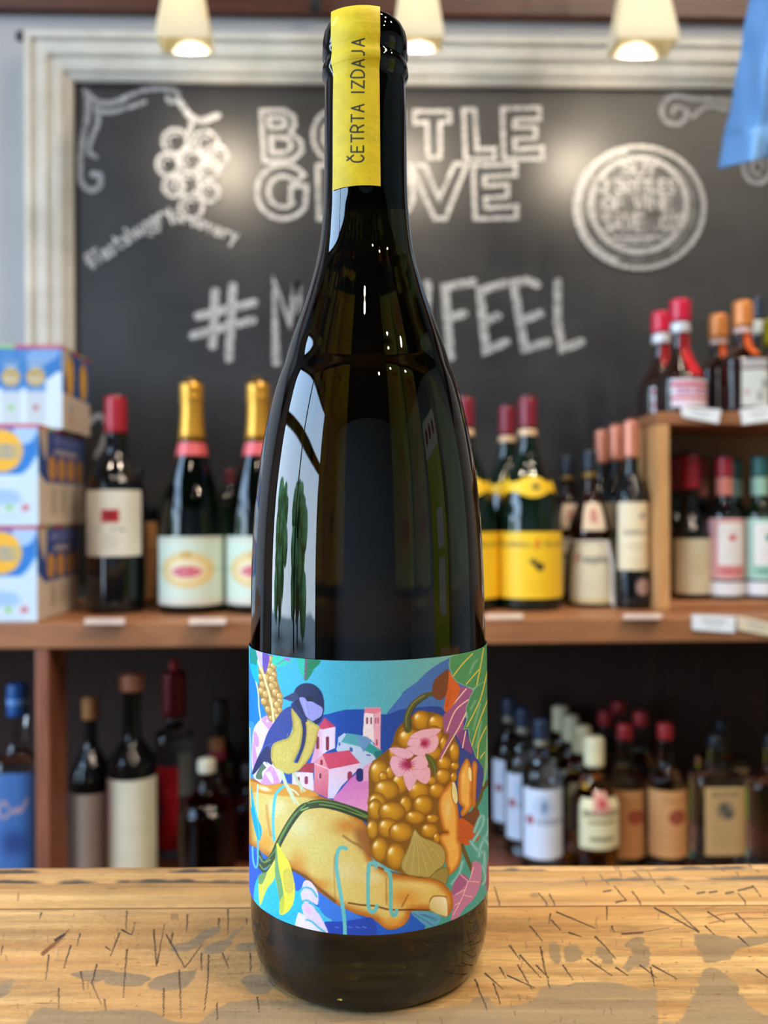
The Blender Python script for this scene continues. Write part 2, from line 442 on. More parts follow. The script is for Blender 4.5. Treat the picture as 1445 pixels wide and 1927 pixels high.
tag(box('wall_back', X0 - T, X1 + T, Y1, Y1 + T, 0, ZC, M_WALL_BACK), kind='structure')
tag(box('wall_right', X1, X1 + T, Y0, Y1, 0, ZC, M_WALL), kind='structure')
tag(box('wall_front', X0 - T, X1 + T, Y0 - T, Y0, 0, ZC, M_WALL), kind='structure')
wl = MB()
wl.box(X0 - T, X0, Y0, WIN_Y0, 0, ZC).box(X0 - T, X0, WIN_Y1, Y1, 0, ZC)
wl.box(X0 - T, X0, WIN_Y0, WIN_Y1, 0, WIN_Z0).box(X0 - T, X0, WIN_Y0, WIN_Y1, WIN_Z1, ZC)
tag(wl.build('wall_left', M_WALL), kind='structure')
win = empty('window_1', (X0 - 0.06, WIN_Y0, WIN_Z0), kind='structure')
wf = MB(); wy, wz = WIN_Y1 - WIN_Y0, WIN_Z1 - WIN_Z0
for a, b in ((0, .05), (wy - .05, wy), (wy * .5 - .025, wy * .5 + .025)): wf.box(-.03, .03, a, b, 0, wz)
for a, b in ((0, .05), (wz - .05, wz), (wz * .66 - .06, wz * .66 + .06)): wf.box(-.028, .028, 0.05, wy - .05, a, b)
wf.build('window_frame', plain('dark_window_frame', (48, 46, 44), 0.4), win)
mg, tg, bg_ = base_mat('window_pane_glass')
tr = tg.nodes.new('ShaderNodeBsdfTransparent'); gl = tg.nodes.new('ShaderNodeBsdfGlossy'); gl.inputs['Roughness'].default_value = 0.02
fr = tg.nodes.new('ShaderNodeFresnel'); mxs = tg.nodes.new('ShaderNodeMixShader')
tg.links.new(fr.outputs[0], mxs.inputs[0]); tg.links.new(tr.outputs[0], mxs.inputs[1]); tg.links.new(gl.outputs[0], mxs.inputs[2])
tg.links.new(mxs.outputs[0], tg.nodes['Material Output'].inputs[0])
MB().add([(0, .05, .05), (0, wy - .05, .05), (0, wy - .05, wz - .05), (0, .05, wz - .05)], [(0, 1, 2, 3)]).build('pane', mg, win)
# street outside the window
ground = box('ground', -14, X0 - T - 0.01, -9, 9, -0.25, -0.08, plain('pavement', (150, 148, 144), 0.8, 0.15, 2)); tag(ground, kind='structure')
M_BARK = plain('bark', (82, 66, 52), 0.9, 0.3, 20); M_LEAF = plain('tree_foliage', (96, 142, 84), 0.7, 0.45, 3)
for k, (tx, ty, th) in enumerate(((-8.2, -2.6, 3.4), (-9.4, 0.9, 3.6), (-8.6, 4.4, 3.4))):
    t_ = empty('street_tree', (tx, ty, -0.08), 'green street tree on the pavement outside the side window, %s' % ('nearest the door', 'in the middle', 'nearest the shelf end')[k], 'tree', 'street trees outside')
    V, Fc = tube([(0, 0, 0), (0.05, 0.02, 1.2), (0, 0.05, th * .6)], 0.11, 8); mk('trunk', V, Fc, M_BARK, t_, True)
    cr = MB(); rr = random.Random(k)
    for j in range(44):
        c = (rr.uniform(-.9, .9), rr.uniform(-1.1, 1.1), th * .45 + rr.uniform(-1.2, 1.2)); r = rr.uniform(.25, .55)
        V, Fc = lathe([(0, r), (r * .7, r * .7), (r, 0), (r * .7, -r * .7), (0, -r)], 8)
        cr.add([(v[0] + c[0], v[1] + c[1], v[2] + c[2]) for v in V], Fc)
    cr.build('crown', M_LEAF, t_)
# beam across the top of the back wall
bz = at(300, 31, 1.46)[2]
tag(box('trim_1', X0, X1, 1.444, Y1, bz, bz + 0.22, M_BEAM, bevel=0.004), kind='structure')

# ================================================================== ceiling lamps behind and above the camera
M_LAMP_CAN = plain('white_lamp_can', (220, 220, 216), 0.4)
me_, te_, be_ = base_mat('lamp_lens_glow'); be_.inputs['Emission Color'].default_value = (1, .86, .66, 1); be_.inputs['Emission Strength'].default_value = 60
for k, (lx, ly) in enumerate(DOWNLIGHTS):
    t_ = empty('ceiling_lamp', (lx, ly, ZC), 'small round white ceiling downlight over the counter, fixed flat to the ceiling', 'lamp', 'ceiling downlights')
    V, Fc = lathe([(0, 0), (.05, 0), (.05, -.06), (.044, -.06), (.038, -.03), (0, -.03)], 20); mk('lamp_can', V, Fc, M_LAMP_CAN, t_, True)
    V, Fc = lathe([(0, -.034), (.034, -.034), (.03, -.04), (0, -.042)], 16); mk('lens', V, Fc, me_, t_, True)
    light('downlight', 'SPOT', (lx, ly, ZC - .07), DOWN_W * (1.6 if k in (8, 9, 12) else 1), WARM, aim=(-.5, 1.2, 1.1) if k in (8, 9, 12) else (lx, ly + .15, 0), spot_size=math.radians(118), spot_blend=0.6, shadow_soft_size=0.03)  # some spots get an added tilt and power to brighten the carton sides

# ================================================================== pendant lamps in front of the blackboard
mgl, tgl, bgl = base_mat('frosted_lamp_glass')
bgl.inputs['Base Color'].default_value = (0.93, 0.90, 0.78, 1); bgl.inputs['Roughness'].default_value = 0.4
trn = tgl.nodes.new('ShaderNodeBsdfTranslucent'); trn.inputs[0].default_value = (0.95, 0.86, 0.60, 1)
nzl = tgl.nodes.new('ShaderNodeTexNoise'); nzl.inputs['Scale'].default_value = 40
mxl = tgl.nodes.new('ShaderNodeMixShader'); mrl = tgl.nodes.new('ShaderNodeMapRange'); mrl.inputs['To Min'].default_value = .45; mrl.inputs['To Max'].default_value = .6
tgl.links.new(nzl.outputs[0], mrl.inputs[0]); tgl.links.new(mrl.outputs[0], mxl.inputs[0])
tgl.links.new(bgl.outputs[0], mxl.inputs[1]); tgl.links.new(trn.outputs[0], mxl.inputs[2]); tgl.links.new(mxl.outputs[0], tgl.nodes['Material Output'].inputs[0])
mbu, tbu, bbu = base_mat('lamp_bulb_glow'); bbu.inputs['Emission Color'].default_value = (1, .88, .58, 1); bbu.inputs['Emission Strength'].default_value = 1.5
M_CORD = plain('black_cord', (24, 24, 26), 0.5)
YL = 1.196; YB = 1.444
def pendant(px0, px1, pyb, label, pool):
    a, b = at(px0, pyb, YL), at(px1, pyb, YL)
    hw = (b[0] - a[0]) / 2; cx, z = (a[0] + b[0]) / 2, (a[2] + b[2]) / 2
    t_ = empty('pendant_lamp', (cx, YL + .03, z), label, 'lamp', 'pendant lamps in front of the blackboard')
    V, Fc = [], []
    hs = [0, .012, .08, .10]; ws_ = [hw, hw, hw * .70, hw * .5]
    for inner in (0, 1):
        for h, q in zip(hs, ws_):
            q = q - .0035 * inner; h = h - (.004 if inner and h == .10 else 0)
            V += [(-q, -q * .62, h), (q, -q * .62, h), (q, q * .62, h), (-q, q * .62, h)]
    for l in range(3):
        for k in range(4):
            i, j = l * 4 + k, l * 4 + (k + 1) % 4
            Fc.append((i, j, j + 4, i + 4)); Fc.append((16 + j, 16 + i, 16 + i + 4, 16 + j + 4))
    for k in range(4): Fc.append((k, 16 + k, 16 + (k + 1) % 4, (k + 1) % 4))
    Fc += [(12, 13, 14, 15), (31, 30, 29, 28)]
    s_ = mk('lamp_shade', V, Fc, mgl, t_)
    bv = s_.modifiers.new('bevel', 'BEVEL'); bv.width = .002; bv.segments = 2
    V, Fc = lathe([(0, .095), (.009, .092), (.010, .075), (.014, .058), (.0145, .046), (.009, .035), (0, .032)], 16); mk('bulb', V, Fc, mbu, t_, True)
    V, Fc = tube([(0, 0, .10), (0, 0, ZC - z)], .0025, 8); mk('cord', V, Fc, M_CORD, t_, True)
    V, Fc = lathe([(.0, .128), (.012, .126), (.015, .1005), (0, .1005)], 16); mk('lamp_holder', V, Fc, plain('brushed_steel', (150, 150, 150), .3, metal=.8), t_, True)
    light('pendant_glow', 'POINT', (cx, YL + .03, z + .03), 0.005, (1, .80, .50), shadow_soft_size=.008)
    tgt = at(*pool, YB)
    light('pendant_beam', 'SPOT', (cx, YL + .03, z - .003), PEND_W, (1, .84, .62), aim=tgt, spot_size=math.radians(96), spot_blend=1.0, shadow_soft_size=.012)
PEND_W = 5.0
pendant(290, 390, 64, 'frosted glass pendant lamp with square shade, above the chalk grapes', (440, 285))
pendant(742, 836, 62, 'frosted glass pendant lamp half hidden behind the neck of the wine bottle', (790, 285))
pendant(1163, 1280, 70, 'frosted glass pendant lamp with square shade, next to the hanging blue shirt', (1125, 265))

# ================================================================== blackboard
M_FRAME = wood('distressed_cream_paint', (192, 188, 176), (220, 217, 208), 0.5, (6, 6, 6), 2, 0.1)
mbd, tbd, bbd = base_mat('blackboard_slate')
tcb = tbd.nodes.new('ShaderNodeTexCoord'); mpb = tbd.nodes.new('ShaderNodeMapping'); mpb.inputs['Scale'].default_value = (2.2, 2.2, 3.6); nb = tbd.nodes.new('ShaderNodeTexNoise')
nb.inputs['Scale'].default_value = 2.2; nb.inputs['Detail'].default_value = 5; nb.inputs['Roughness'].default_value = .55
tbd.links.new(tcb.outputs['Object'], mpb.inputs[0]); tbd.links.new(mpb.outputs[0], nb.inputs[0])
rb = tbd.nodes.new('ShaderNodeValToRGB'); rb.color_ramp.elements[0].color = (.012, .0125, .014, 1); rb.color_ramp.elements[1].color = (.034, .034, .035, 1)
rb.color_ramp.elements[0].position = .35; rb.color_ramp.elements[1].position = .75
tbd.links.new(nb.outputs[0], rb.inputs[0]); tbd.links.new(rb.outputs[0], bbd.inputs['Base Color']); bbd.inputs['Roughness'].default_value = .43; bbd.inputs['Specular IOR Level'].default_value = .5
mck, tck, bck = base_mat('chalk')
nck = tck.nodes.new('ShaderNodeTexNoise'); nck.inputs['Scale'].default_value = 260; tcc = tck.nodes.new('ShaderNodeTexCoord'); tck.links.new(tcc.outputs['Object'], nck.inputs[0])
rck = tck.nodes.new('ShaderNodeValToRGB'); rck.color_ramp.elements[0].color = (.12, .12, .12, 1); rck.color_ramp.elements[1].color = (.50, .49, .48, 1)
rck.color_ramp.elements[0].position = .36; rck.color_ramp.elements[1].position = .58
tck.links.new(nck.outputs[0], rck.inputs[0]); tck.links.new(rck.outputs[0], bck.inputs['Base Color']); bck.inputs['Roughness'].default_value = .75
mcf = mck.copy(); mcf.name = 'shaded_chalk'  # dimmer, bluish chalk copy: shading put into the flourish colour
for e, v in zip(mcf.node_tree.nodes['Color Ramp'].color_ramp.elements, (.12, .34)): e.color = (v, v, v * 1.03, 1)
bl = at(141, 400, YB)[0]; bt = at(145, 157, YB)[2]; br = 1.00; bb = 0.985
board = empty('blackboard', (bl, YB, bb), 'large black chalkboard in a cream moulded frame, covered with chalk lettering and drawings', 'blackboard')
box('slate', 0, br - bl, 0, .02, 0, bt - bb, mbd, board)
mdu = mck.copy(); mdu.name = 'chalk_dust'
for e, v in zip(mdu.node_tree.nodes['Color Ramp'].color_ramp.elements, (.045, .11)): e.color = (v, v, v, 1)
mdu.node_tree.nodes['Noise Texture'].inputs['Scale'].default_value = 30; mdu.node_tree.nodes['Principled BSDF'].inputs['Roughness'].default_value = .5
fwid = mpp(100, YB) * 81
PROF = [(0, 0), (0, .008), (.08, .013), (.14, .013), (.18, .019), (.34, .023), (.40, .018), (.46, .018), (.52, .025), (.70, .027), (.76, .022), (.82, .022), (.87, .029), (1.0, .030), (1.0, -.02), (0, -.02)]
def frame_bar(name, p0, p1, out, m0, m1):
    """bar along p0->p1 (inner edge, in board xz), widening along out; m0/m1 mitre offsets along the bar per unit width"""
    p0, p1, out = np.array(p0, float), np.array(p1, float), np.array(out, float); d = (p1 - p0) / np.linalg.norm(p1 - p0)
    V = []; n = len(PROF)
    for end, mm in ((p0, m0), (p1, m1)):
        for u, h in PROF:
            q = end + out * u * fwid + d * mm * u * fwid
            V.append((q[0], -h, q[1]))
    Fc = [(i, (i + 1) % n, n + (i + 1) % n, n + i) for i in range(n)] + [tuple(range(n))[::-1], tuple(range(n, 2 * n))]
    return mk(name, V, Fc, M_FRAME, board)
frame_bar('frame_bar', (0, -.0), (0, bt - bb), (-1, 0), 0, 1)
frame_bar('frame_bar', (0, bt - bb), (br - bl, bt - bb), (0, 1), -1, 1)
frame_bar('frame_bar', (br - bl, bt - bb), (br - bl, 0), (1, 0), -1, 0)
LIFT = [.0005]
def ribbons(name, strokes, mat, parent=board):
    """chalk strokes: list of (pts_px, width_px, smooth); every stroke is one mitred strip with round ends, a hair above the one before"""
    V, Fc = [], []; o = np.array(parent.location)
    for pts, wpx, sm in strokes:
        p = catmull(pts, False, 5) if sm else np.asarray(pts, float)
        keep = [0] + [i for i in range(1, len(p)) if np.hypot(*(p[i] - p[i - 1])) > .3]; p = p[keep]
        closed = len(p) > 3 and np.hypot(*(p[0] - p[-1])) < .6
        if closed: p = p[:-1]
        W = np.array([at(x, y, YB) - o for x, y in p])[:, (0, 2)]
        hw = wpx * mpp(700, YB) / 2; n = len(W); LIFT[0] += 3e-5; z = -LIFT[0]
        D_ = []
        for i in range(n):
            a_ = W[i] - W[i - 1] if (i or closed) else W[1] - W[0]
            b_ = W[(i + 1) % n] - W[i] if (i < n - 1 or closed) else W[-1] - W[-2]
            a_ = a_ / np.linalg.norm(a_); b_ = b_ / np.linalg.norm(b_)
            na, nb_ = np.array([-a_[1], a_[0]]), np.array([-b_[1], b_[0]]); mt = na + nb_; L = np.linalg.norm(mt)
            if L < .3: mt, L = na, 1.0
            mt = mt / L; D_.append(mt * hw / max(mt @ na, .55))
        b0 = len(V)
        for q, d in zip(W, D_): V.append((q[0] - d[0], z, q[1] - d[1])); V.append((q[0] + d[0], z, q[1] + d[1]))
        for i in range(n if closed else n - 1): k, l = b0 + 2 * i, b0 + 2 * ((i + 1) % n); Fc.append((k, l, l + 1, k + 1))
        if not closed:
            for q, d, r in ((W[0], W[0] - W[1], 0), (W[-1], W[-1] - W[-2], 1)):
                an = math.atan2(d[1], d[0]); c = len(V)
                for t in range(7): V.append((q[0] + hw * math.cos(an - math.pi / 2 + math.pi * t / 6), z, q[1] + hw * math.sin(an - math.pi / 2 + math.pi * t / 6)))
                Fc.append(tuple(range(c, c + 7)))
    return mk(name, V, Fc, mat, parent)
def arc(cx, cy, rx, ry, a0, a1, n=24):
    return [(cx + rx * math.cos(math.radians(a0 + (a1 - a0) * k / n)), cy - ry * math.sin(math.radians(a0 + (a1 - a0) * k / n))) for k in range(n + 1)]
def cl(p): return list(p) + [p[0]]
LW = 8
tl = [(780,210),(846,210),(846,230),(828,230),(828,297),(805,297),(803,230),(780,232)]
T_ = lambda dx: [(x + dx, y) for x, y in tl]
LET = {
 'B': [cl([(491,208),(535,208),(553,220),(555,236),(546,250),(566,266),(568,285),(550,302),(497,304)]), cl([(506,222),(534,223),(538,232),(532,240),(508,240)]), cl([(510,258),(540,260),(549,274),(540,287),(512,288)])],
 'O': [arc(630,255,41,48,0,360), arc(630,255,22,28,0,360)],
 'T': [cl(T_(-88))], 'T2': [cl(T_(0))],
 'L': [cl([(872,207),(893,207),(897,282),(930,280),(930,299),(876,299)])],
 'E': [cl([(945,205),(1015,203),(1015,224),(968,226),(968,240),(1008,240),(1008,260),(968,262),(968,282),(1020,278),(1020,299),(948,299)])],
 'G': [cl(arc(533,361,50,51,38,325) + [(577,350),(547,350),(547,378)] + arc(533,361,28,29,-48,-322))],
 'R': [cl([(597,312),(640,312),(655,335),(640,358),(660,412),(640,412),(622,370),(618,412),(600,412)])],
 'O2': [arc(738,362,40,50,0,360), arc(738,362,20,30,0,360)],
 'V': [cl([(772,312),(800,312),(826,375),(856,308),(878,310),(838,412),(818,412)])],
 'E2': [cl([(890,312),(970,310),(970,330),(911,333),(911,350),(955,348),(955,370),(913,374),(913,392),(972,388),(972,410),(894,412)])],
}
for k, strokes in LET.items():
    ribbons('chalk_letter', [(s_, LW, k[0] in 'OG' and len(s_) > 20 and False) for s_ in strokes], mck)
BIG = [[[(405,549),(400,651)],[(438,539),(431,675)],[(373,595),(478,570)],[(363,631),(475,603)]],
       [[(520,682),(516,531),(545,607),(559,531),(574,682)]], [[(772,680),(768,534),(812,672),(805,534)]],
       [[(848,672),(837,541),(890,531)],[(844,600),(873,590)]], [[(949,534),(903,547),(914,660),(952,644)],[(914,605),(936,595)]],
       [[(1010,536),(990,528),(966,533),(987,657),(1030,644)],[(983,603),(1016,590)]], [[(1049,531),(1049,608),(1058,657),(1093,644)]]]
for L_ in BIG: ribbons('chalk_letter', [(s_, 16, False) for s_ in L_], mck)
def cz(pts, ox, oy, k): return [(ox + x / k, oy + y / k) for x, y in pts]
q = lambda *p: cz(p, 140, 150, 4.379)
ribbons('chalk_flourish', [(q((90,90),(180,175),(300,195),(420,150),(580,90),(760,80),(850,110),(840,175),(790,185),(770,150)), 9, True), (q((150,200),(300,210),(440,165)), 5, True),
    (q((180,255),(300,270),(450,230),(580,185)), 9, True), (q((110,130),(110,300),(70,500),(50,700),(60,850),(140,915),(215,870),(210,790),(150,780)), 11, True), (q((180,240),(200,350),(150,480),(120,590),(180,640)), 9, True)], mcf)
q2 = lambda *p: cz(p, 950, 0, 2.919)
ribbons('chalk_flourish', [(q2((1330,600),(1200,560),(1030,545),(920,530),(860,590),(880,665),(960,680),(1000,620),(940,590),(920,625)), 9, True), (q2((1340,620),(1200,600),(1100,590),(1030,645)), 8, True)], mcf)
ribbons('chalk_flourish', [(arc(1424,315,26,30,170,500), 9, True), (arc(1424,315,10,14,0,300), 7, True)], mcf)
ribbons('chalk_flourish', [([(170,795),(186,782),(203,800),(196,830),(182,858)], 10, True)], mcf)
gr = []
for x, y, r in ((830,510,100),(1080,530,105),(970,660,95),(1170,640,95),(770,700,90),(1110,740,85),(930,860,100),(820,880,85),(1110,930,80),(965,1050,95)):
    gr.append((cz(arc(x, y, r, r, 0, 360, 20), 140, 150, 4.379), 7, False)); gr.append((cz(arc(x, y, r * .55, r * .55, 60, 230, 10), 140, 150, 4.379), 5, False))
gr += [(q((880,200),(960,310),(1060,340),(1180,300)), 13, True), (q((970,340),(950,450)), 11, False)]
ribbons('chalk_grapes', gr, mck)
tags = []
def arc_text(s, pts, h, wpx):
    P_ = catmull(pts, False, 10); L_ = np.concatenate([[0], np.cumsum(np.hypot(*np.diff(P_, axis=0).T))])
    for st in text_strokes(s, 0, 0, h, L_[-1] * .98, .25):
        o = []
        for x, y in st:
            u = np.clip(x + L_[-1] / 2, 0, L_[-1]); px = np.interp(u, L_, P_[:, 0]); py = np.interp(u, L_, P_[:, 1])
            du = min(u + 2, L_[-1]) - max(u - 2, 0); tx = (np.interp(min(u + 2, L_[-1]), L_, P_[:, 0]) - np.interp(max(u - 2, 0), L_, P_[:, 0])) / du
            ty = (np.interp(min(u + 2, L_[-1]), L_, P_[:, 1]) - np.interp(max(u - 2, 0), L_, P_[:, 1])) / du
            o.append((px - ty * y, py + tx * y))
        tags.append((o, wpx, False))
arc_text('#Tastehuggry', [(163,497),(215,462),(270,425),(322,395)], 27, 5)
arc_text('Groovery', [(328,405),(370,415),(410,432),(450,446)], 24, 5)
ribbons('chalk_lettering', tags, mck)
bd = [(arc(1201.5,391.7,121,114,0,360,48), 9, False), (arc(1200.5,387,90,88,0,360,40), 11, False), (arc(1194,391,106,106,100,250,20), 9, False)]
bt_ = []
for s_, cx_, cy_, h_, w_ in (('BUY', 1201, 320, 20, 62), ('12 BOTTLES', 1195, 352, 22, 146), ('OF WINE', 1199, 384, 26, 128), ('SAVE 10%', 1206, 421, 30, 146)):
    for st in text_strokes(s_, cx_, cy_, h_, w_): bt_.append((st, 6, False))
bt_ += [([(1153,449),(1246,449)], 6, False), ([(1160,458),(1224,458)], 5, False)]
ds = [np.array(at(x, y, YB)) - np.array(board.location) for x, y in arc(1201, 390, 112, 106, 0, 360, 40)[:-1]]
mk('chalk_dust', [(d[0], -.0004, d[2]) for d in ds], [tuple(range(40))], mdu, board)
ribbons('chalk_ring', bd, mck); ribbons('chalk_lettering', bt_, mck)

# ================================================================== shelving under the blackboard
M_SHELF = wood('oak_shelf', (134, 86, 54), (170, 114, 74), 0.45, (2, 14, 14), 4)
M_DARKWOOD = wood('stained_shelf_wood', (112, 62, 42), (150, 90, 62), 0.5, (14, 14, 2), 4)
M_BACKPANEL = wood('dark_back_panel', (34, 20, 16), (54, 30, 22), 0.8, (14, 2, 2), 3)
YS = 1.1055
SZ = at(0, 1174, YS)[2]; SZB = at(0, 1222, YS)[2]; LZ = CZ - 0.50
XL = -1.15; XR = 1.25
rack = empty('wall_shelf', (0, YS, 0), 'long brown wooden wall shelf unit under the blackboard, with an open dark bay below', 'shelf')
box('shelf_board', XL, XR, 0, .33, SZB, SZ, M_SHELF, rack, .002)
box('shelf_board', XL, XR, 0, .33, LZ - .03, LZ, M_DARKWOOD, rack, .002)
box('back_panel', XL, XR, .33, .342, 0, SZB, M_BACKPANEL, rack)
pl, pr_ = at(65, 1400, YS)[0], at(92, 1400, YS)[0]
box('divider', pl, pr_,   .002, .070, LZ, SZB, M_DARKWOOD, rack, .002)
box('side_panel', XL - .02, XL, 0, .342, 0, SZ, M_DARKWOOD, rack); box('side_panel', XR, XR + .02, 0, .342, 0, SZ, M_DARKWOOD, rack)
box('plinth', XL, XR, .03, .05, 0, LZ - .03, M_DARKWOOD, rack)
g0, g1 = at(94, 1226, YS + .03), at(132, 1278, YS + .03)
MB().add([(g0[0], .03, SZB), (g1[0], .03, SZB), (g0[0], .03, g1[2]), (g0[0], .045, SZB), (g1[0], .045, SZB), (g0[0], .045, g1[2])],
         [(0, 2, 1), (3, 4, 5), (0, 1, 4, 3), (1, 2, 5, 4), (2, 0, 3, 5)]).build('corner_brace', M_SHELF, rack)
# small box shelf on the right
M_BOXWOOD = wood('honey_pine', (178, 128, 78), (208, 158, 104), 0.45, (14, 14, 2), 4)
M_BOXIN = wood('brown_box_inside', (110, 76, 50), (138, 98, 66), 0.5, (2, 14, 14), 3)
YBX = 1.18; bx0 = at(1236, 960, YBX)[0]; bx1 = bx0 + .55; BZT = at(1250, 775, YBX)[2]; bth = .018
bshelf = empty('box_shelf', (bx0, YBX, SZ + .0005), 'honey coloured wooden box shelf standing on the right end of the long shelf', 'shelf')
H_ = BZT - SZ
box('side_panel', 0, bth, 0, .158, 0, H_ - bth, M_BOXWOOD, bshelf, .0015); box('side_panel', bx1 - bx0 - bth, bx1 - bx0, 0, .158, 0, H_ - bth, M_BOXWOOD, bshelf, .0015)
box('top_panel', 0, bx1 - bx0, 0, .158, H_ - bth, H_ - .0005, M_SHELF, bshelf, .0015)
box('bottom_panel', bth, bx1 - bx0 - bth, 0, .158, 0, .010, M_SHELF, bshelf, .001)
box('back_panel', bth, bx1 - bx0 - bth, .149, .158, .010, H_ - bth, M_BOXIN, bshelf)
BZI = SZ + .0105

# ================================================================== price tags
def card(name, corners, label, group, dark=0.3, txt=None, th=.0012, bgc=(232, 236, 242)):
    """corners: 4 world points TL,TR,BR,BL of the printed face"""
    c = np.array(corners); n = np.cross(c[1] - c[0], c[3] - c[0]); n /= np.linalg.norm(n)
    R_, K_ = 14, 30
    u, v = np.meshgrid(np.linspace(0, 1, K_), np.linspace(0, 1, R_))
    pos = (c[0] * ((1 - u) * (1 - v))[..., None] + c[1] * (u * (1 - v))[..., None] + c[2] * (u * v)[..., None] + c[3] * ((1 - u) * v)[..., None])
    a = Art(u.ravel() * 80, v.ravel() * 30, bgc)
    a.stroke([(20, 11), (60, 11)], 4, (120, 124, 132), sm=False, a=.6); a.stroke([(26, 20), (54, 20)], 3, (140, 144, 150), sm=False, a=.5)
    if n @ (CAM - c.mean(0)) < 0: n = -n
    o0 = c.mean(0)
    e = empty('price_tag', o0, label, 'price tag', group)
    g = grid_mesh('printed_face', pos - o0 + n * 1e-4, a.C, PRINT_CARD, e)
    V = list(c - o0) + list(c - o0 - n * th)
    mk('card_stock', V, [(0, 1, 2, 3), (7, 6, 5, 4), (0, 4, 5, 1), (1, 5, 6, 2), (2, 6, 7, 3), (3, 7, 4, 0)], plain('card_stock', bgc, .6), e)
pt = lambda L_, Y: [at(x, y, Y) for x, y in L_]
card('t', pt([(1281, 764), (1357, 771), (1352, 797), (1284, 784)], YBX - .003), 'tilted white price tag on the box shelf top edge, under the red capped bottles', 'price tags on the box shelf')
card('t', pt([(1393, 770), (1462, 762), (1464, 789), (1397, 799)], YBX - .003), 'tilted white price tag on the box shelf top edge, under the orange capped flask', 'price tags on the box shelf')
card('t', pt([(1302, 1156), (1384, 1160), (1382, 1191), (1303, 1185)], YS - .003), 'white price tag on the long shelf front edge, below the box shelf', 'price tags on the long shelf')
card('t', pt([(1387, 1158), (1462, 1174), (1460, 1199), (1388, 1185)], YS - .003), 'cream price strip sloping down the long shelf front edge beside a white tag', 'price tags on the long shelf', bgc=(222, 208, 182))
for x0, x1, lb in ((160, 236, 'under the red capped wine bottle'), (357, 426, 'between the two gold foil sparkling bottles'), (915, 985, 'under the yellow label bottles'), (1174, 1246, 'under the copper capped bottle')):
    py0, py1 = (1163, 1173) if x0 < 700 else (1155, 1163)
    card('t', [on_z(x0, py0, SZ + .0013), on_z(x1, py0, SZ + .0013), on_z(x1 - 2, py1, SZ + .0013), on_z(x0 - 2, py1, SZ + .0013)], 'pale price card lying on the shelf edge, ' + lb, 'price cards lying on the long shelf', bgc=(226, 205, 196))

# ================================================================== hanging blue shirt
M_SHIRT = plain('blue_cotton', (100, 150, 206), 0.85, 0.06, 250, bump=.2)
YT = 1.006
edge = catmull([(1432,-150),(1420,-60),(1412,0),(1400,55),(1395,100),(1385,150),(1377,205),(1366,245),(1362,265),(1352,318)], False, 6)
nR, nC = 70, 46
hem_l, hem_r = (1352, 318), (1560, 270)
shirt = empty('hanging_shirt', at(1470, -150, YT), 'light blue cotton shirt hanging in the upper corner in front of the blackboard', 'shirt')
o0 = np.array(shirt.location)
pos = np.zeros((nR, nC, 3))
sv = np.linspace(0, 1, nR)
ex = np.interp(sv, np.linspace(0, 1, len(edge)), edge[:, 0]); ey = np.interp(sv, np.linspace(0, 1, len(edge)), edge[:, 1])
for i in range(nR):
    for j in range(nC):
        u = j / (nC - 1)
        x = ex[i] * (1 - u) + 1560 * u; y = ey[i] + (-(48) * u * sv[i] ** 3)
        ph = 11 * u + 2.2 * sv[i]
        dep = .016 * math.sin(ph) * (.4 + .6 * sv[i]) + .026 * (sv[i] ** 4) * math.sin(6 * u + 9 * sv[i]) + .035 * (1 - u) ** 3 * sv[i] + .005 * math.sin(26 * u - 16 * sv[i]) * sv[i]
        dep += .085 * max(0, .3 - u) / .3 * (.25 + .75 * sv[i]) + .012 * math.exp(-((u - .42) / .07) ** 2) * (1 - abs(sv[i] - .6))
        pos[i, j] = at(x, y, YT + dep) - o0
so = grid_mesh('shirt_body', pos, np.tile((112, 160, 214), (nR * nC, 1)), M_SHIRT, shirt)
sol = so.modifiers.new('thickness', 'SOLIDIFY'); sol.thickness = .0016
k = 31
V, Fc = [], []
for j in range(nC):
    V.append(pos[k, j] + (0, -.0016, .001)); V.append(pos[k, j] + (0, -.0016, -.0026))
for j in range(nC - 1): Fc.append((2 * j, 2 * j + 1, 2 * j + 3, 2 * j + 2))
mk('seam', V, Fc, plain('blue_seam_thread', (84, 128, 184), .9), shirt, True)
V, Fc = tube([(0.06, 0.005, -0.01), (0.06, 0.005, ZC - o0[2])], .003, 8); mk('hanging_cord', V, Fc, M_CORD, shirt, True)

# ================================================================== yellow-green drinks cabinet along the right side (seen reflected in the bottle)
M_YG = plain('yellow_green_enamel', (176, 186, 24), 0.35, .06, 5)
cab = empty('drinks_cabinet', (1.55, -0.22, 0), 'tall yellow-green drinks cabinet with white header panel, right of the counter', 'cabinet')
box('cabinet_body', 0, .5, -.27, .27, 0, 1.62, M_YG, cab, .01); box('header', 0, .5, -.27, .27, 1.62, 1.86, M_WHITE, cab, .01)
for k in range(2): box('notice', -.003, -.0005, -.06, .16, .95 + .2 * k, 1.11 + .2 * k, M_WHITE, cab)
for k in range(3):
    V, Fc = lathe([(0, .0015), (.05, .0015), (.05, 0), (0, 0)], 20)
    mk('round_emblem', [(-.0005 - v[2], v[0] + (k - 1) * .15, v[1] + 1.74) for v in V], Fc, M_DARKWOOD, cab)

